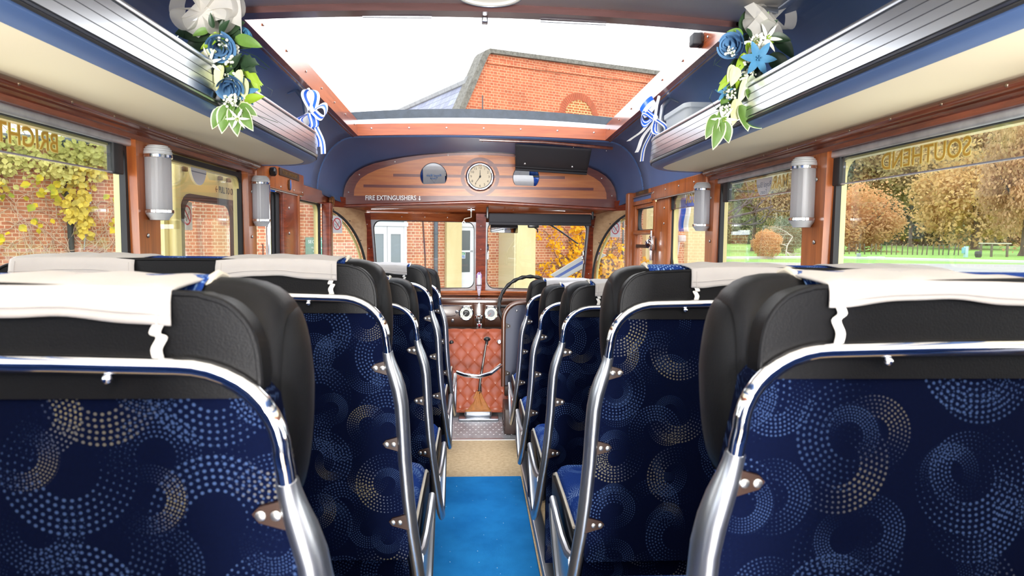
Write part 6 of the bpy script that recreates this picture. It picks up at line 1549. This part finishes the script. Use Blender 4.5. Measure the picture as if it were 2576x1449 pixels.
# ------------------------------------------------------------------ outside right: road, lawn, fence, trees
def ground():
    MB().box(-60, 70, -30, 60, -.80, -.76).build('road', P('pale_asphalt', ext(170, 168, 164), .9, var=(V(.6), .15)), smooth=0, kind='structure', label='pale asphalt yard around the coach')
    def lawn(u, v):
        x = 8 + 300 * u; y = 60 + 360 * v; D = math.hypot(x, y)
        return (x, y, -.80 + 1.30 * smoothstep(95, 230, D))
    MB().grid(lawn, 40, 40).build('lawn', P('park_grass', ext(140, 192, 76), .95, var=(V(.08), .3), col2=ext(126, 172, 74)), smooth=60, kind='structure', label='bright green park lawn beyond the right windows')
    k = MB().tube([(26, 70, -.72), (41, 78, -.72), (47, 72.5, -.72), (60, 60, -.72)], .22, 6, flat=.5); k.build('kerb', P('pale_kerb', ext(226, 224, 220), .8), kind='structure', label='pale kerb between yard and lawn')
ground()

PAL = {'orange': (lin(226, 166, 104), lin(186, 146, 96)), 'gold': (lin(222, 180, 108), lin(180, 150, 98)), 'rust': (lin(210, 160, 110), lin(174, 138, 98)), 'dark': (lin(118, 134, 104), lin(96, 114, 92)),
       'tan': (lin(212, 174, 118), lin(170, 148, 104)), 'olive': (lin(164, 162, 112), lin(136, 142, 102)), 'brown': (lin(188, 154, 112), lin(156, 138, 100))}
haze_mix = lambda c: tuple(.87 * x + .13 * y for x, y in zip(c, lin(226, 218, 200)))  # haze of the window reflections mixed into the foliage colours
PALM = {k: leaf('foliage_' + k, haze_mix(a), haze_mix(b), .35, .45) for k, (a, b) in PAL.items()}
bark = P('grey_bark', ext(128, 116, 100), .9, var=((2, 2, .6), .4)); bark_pale = P('pale_twig', ext(206, 198, 186), .9)

def crown_mesh(seed, n=15000, card=.036):
    """crown of radius 1 made of leaf tufts bunched in lumps"""
    rnd = random.Random(seed); lumps = []
    for i in range(46):
        u = rnd.uniform(-.85, 1); a = rnd.uniform(0, 2 * PI); r = math.sqrt(max(0, 1 - u * u)); k = rnd.uniform(.55, .86)
        lumps.append((Vector((r * math.cos(a) * k, r * math.sin(a) * k, u * k)), rnd.uniform(.20, .36)))
    mb = MB()
    for i in range(n):
        c, R = lumps[rnd.randrange(len(lumps))]
        d = Vector((rnd.gauss(0, 1), rnd.gauss(0, 1), rnd.gauss(0, 1))).normalized(); p = c + d * R * rnd.uniform(.7, 1.1)
        if i % 5 == 0: p = Vector((rnd.gauss(0, .42), rnd.gauss(0, .42), rnd.gauss(.02, .40)))
        d = (d + Vector((rnd.gauss(0, .6), rnd.gauss(0, .6), rnd.gauss(0, .6)))).normalized(); t = d.orthogonal().normalized(); t.rotate(Matrix.Rotation(rnd.uniform(0, 2 * PI), 3, d)); b = d.cross(t); s = card * rnd.uniform(.6, 1.3); d2 = d * s * rnd.uniform(-.4, .4)
        mb.add([p - t * s, p - b * s * .6 + d2, p + t * s, p + b * s * .6 - d2], [(0, 1, 2, 3)])
    return mb
def trees():
    protos = []
    T = [(70.1, 121.9, 5.2, 7.4, 6.2, 'orange', 'low rounded orange tree with a pale trunk by the fence'), (104.0, 135.5, 11.3, 10.7, 10.7, 'gold', 'large golden oak on the lawn right of the green trees'), (81.9, 96.5, 10.8, 5.6, 9.7, 'rust', 'nearest rust-leaved oak with a thick trunk at the right edge'),
         (120.0, 184.5, 6.9, 9.5, 8.4, 'dark', 'dark evergreen between the orange and the golden trees'), (107.0, 161.1, 20.7, 13.6, 11.6, 'tan', 'tall tan-leaved tree rising over the dark evergreen'), (127.2, 179.1, 6.8, 8.2, 7.1, 'olive', 'grey-green tree just left of the golden oak'),
         (97.8, 176.7, 21.2, 9.5, 10.1, 'dark', 'tall dark tree behind the orange tree'), (130.0, 170.3, 27.1, 13.4, 10.3, 'rust', 'high rusty crown above the golden oak'),
         (49.7, 118.4, 10.8, 6.0, 5.3, 'olive', 'olive tree seen in the middle right window below the lettering'), (52.3, 110.1, 8.9, 4.6, 5.6, 'brown', 'brown-leaved tree beside the right pillar lamp'), (41.4, 88.1, 1.8, 1.9, 2.4, 'dark', 'small dark green bush at the lawn edge behind the bare tree'),
         (19.9, 59.3, 2.7, 1.8, 3.0, 'dark', 'dark green bush beyond the window behind the driver'), (112.8, 226.0, 19.9, 14.9, 17.6, 'olive', 'olive woodland tree behind the olive tree in the middle right window'), (136.0, 235.2, 26.5, 16.9, 23.3, 'olive', 'tall olive woodland tree behind the orange tree'),
         (155.7, 234.1, 26.7, 16.9, 24.0, 'dark', 'tall dark woodland tree in the back row'), (174.1, 233.1, 26.9, 16.9, 24.0, 'tan', 'tall tan woodland tree behind the golden oak'), (193.8, 232.0, 27.1, 16.9, 24.0, 'rust', 'tall rusty woodland tree behind the thick right-hand trunk'),
         (77.0, 197.1, 9.0, 9.4, 11.2, 'olive', 'olive woodland tree by the left edge of the middle right window'), (32.4, 73.5, 0.7, 1.4, 1.6, 'orange', 'small orange hedge bush on the yard edge')]
    for k in range(4): protos.append(crown_mesh(20 + k).build('foliage', PALM['olive'], None, smooth=0))
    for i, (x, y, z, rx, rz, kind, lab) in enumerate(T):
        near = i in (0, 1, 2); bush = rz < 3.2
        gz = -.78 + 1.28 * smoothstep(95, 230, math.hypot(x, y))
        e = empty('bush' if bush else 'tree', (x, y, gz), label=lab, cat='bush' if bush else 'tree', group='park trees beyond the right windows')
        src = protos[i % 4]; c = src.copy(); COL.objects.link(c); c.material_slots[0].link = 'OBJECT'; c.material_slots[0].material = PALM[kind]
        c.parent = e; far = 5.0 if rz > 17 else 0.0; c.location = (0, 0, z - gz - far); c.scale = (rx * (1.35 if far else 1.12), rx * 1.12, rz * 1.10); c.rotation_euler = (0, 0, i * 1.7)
        if not bush:
            tr = MB(); r0 = .62 if near else .4; th = max(1.5, z - gz)
            tr.tube([(0, 0, 0), (0, 0, .8), (.1, 0, th * .5), (.0, .1, th)], [r0 * 1.5, r0, r0 * .8, r0 * .4], 10)
            for q in range(5):
                a = q * 1.3; tr.tube([(0, 0, th * .55), (rx * .35 * math.cos(a), rx * .35 * math.sin(a), th * .75 + q * .1), (rx * .8 * math.cos(a), rx * .8 * math.sin(a), th + rz * .25)], [r0 * .4, r0 * .25, .05], 6)
            tr.build('trunk', bark, e)
    rnd = random.Random(77)
    def hp(r):
        t = r.random(); return Vector((60 + 175 * t, 246 - 26 * t + r.gauss(0, 1.5), .2 + 9 * r.random() ** 1.3))
    hd = leaf_cards(5200, hp, (1.2, 2.6), 78).build('hedgerow', PALM['dark'], None, smooth=0)
    tag(hd, 'long dark hedgerow along the foot of the woodland beyond the lawn', 'hedge')
    for p in protos: COL.objects.unlink(p); bpy.data.objects.remove(p)
    # bare pale tree and leafless twigs over the gable
    def bare(name, loc, H, n, spread, m, label, seed, r0):
        rnd = random.Random(seed); e = empty(name, loc, label=label, cat='tree'); mb = MB()
        def grow(p, d, L, r, lev):
            pts = [p]; q = p
            for k in range(4):
                d = (d + Vector((rnd.gauss(0, .22), rnd.gauss(0, .22), rnd.gauss(.02, .14)))).normalized(); q = q + d * L / 4; pts.append(q)
            mb.tube(pts, [r * (1 - .12 * k) for k in range(5)], 5)
            if lev > 0:
                for j in range(n):
                    b = pts[rnd.randint(1, 4)]; grow(b, (d + Vector((rnd.gauss(0, spread), rnd.gauss(0, spread), rnd.gauss(.1, .4)))).normalized(), L * rnd.uniform(.5, .72), r * .55, lev - 1)
        grow(Vector((0, 0, 0)), Vector((0, 0, 1)), H, r0, 4); mb.build('branches', m, e)
    bare('bare_tree', (37.5, 79.5, -.8), 3.0, 4, .95, bark_pale, 'bare pale-twigged tree left of the right pillar lamp', 3, .10)
    bare('twiggy_tree', (10.4, 31.5, -.8), 5.6, 4, .55, P('dark_twig', ext(120, 112, 104), .9), 'leafless treetop showing above the right end of the gable', 8, .16)
trees()

def park_things():
    def gz(x, y): return -.80 + 1.30 * smoothstep(95, 230, math.hypot(x, y))
    pm = P('grey_post', ext(120, 112, 96), .9); proto = None; n = 24; rnd = random.Random(4)
    a, b = Vector((57.4, 102.1, 0)), Vector((74.5, 99.1, 0))
    for i in range(n):
        t = (i + rnd.uniform(-.18, .18)) / (n - 1); p = a.lerp(b, t); p.z = gz(p.x, p.y)
        if proto is None: proto = MB().rbox(-.065, .065, -.065, .065, -.1, 1.65, .02).build('fence_post', pm); o = proto
        else: o = proto.copy(); COL.objects.link(o)
        o.location = p; o.rotation_euler = (0, rnd.uniform(-.12, .16), rnd.uniform(0, 1))
        tag(o, 'thin leaning wooden post in the row of tree stakes across the lawn', 'post', 'fence posts across the lawn')
    e = empty('timber_barrier', (73, 91.2, gz(73, 91.2)), math.radians(-3), label='low timber barrier with a pale rail on the lawn beside the thick trunk', cat='barrier')
    for x in (-2.0, -.5, 1.7): MB().rbox(x - .12, x + .12, -.12, .12, -.1, 1.85, .03).build('post', pm, e)
    MB().rbox(-2.3, 2.2, -.15, .15, 1.80, 1.98, .04).build('rail', P('pale_timber', ext(206, 200, 180), .9), e)
    e = empty('utility_cabinet', (66.5, 88.5, gz(66, 88)), label='pale blue utility cabinet standing on the lawn', cat='cabinet')
    MB().rbox(-.0, .42, -.2, .2, 0, 1.5, .03).build('body', P('pale_blue_paint', ext(188, 226, 232), .5), e); MB().rbox(-.32, .0, -.15, .15, .55, 1.35, .03).build('side_box', P('blue_paint', ext(130, 196, 214), .5), e)
    e = empty('litter_bin', (68.4, 88.4, gz(68, 88)), label='dark barrel-shaped litter bin left of the timber barrier', cat='bin')
    MB().lathe([(.30, 0), (.42, .35), (.42, .7), (.34, .85), (.10, .88)], n=20).build('barrel', P('dark_bin', ext(72, 76, 78), .6), e)
    e = empty('marker_cone', (44.8, 81.7, gz(44.8, 81.7)), label='white tapered marker at the yard edge near the right pillar', cat='marker')
    MB().lathe([(.26, 0), (.26, .05), (.20, .06), (.11, .72), (.02, .74)], n=16).build('cone', white_paint, e)
    e = empty('bollard_light', (47.6, 81.5, gz(47, 81)), label='small grey bollard light at the lawn edge', cat='bollard')
    MB().rbox(-.22, .22, -.15, .15, .15, .60, .06).build('head', P('bollard_grey', ext(168, 176, 178), .6), e); MB().tube([(0, 0, 0), (0, 0, .16)], .07, 8).build('stem', pm, e)
    e = empty('stone_slab', (51.0, 83.4, gz(51, 83)), label='flat white slab lying on the lawn edge', cat='slab')
    MB().rbox(-.9, .9, -.5, .5, 0, .16, .05).build('slab', white_paint, e)
park_things()
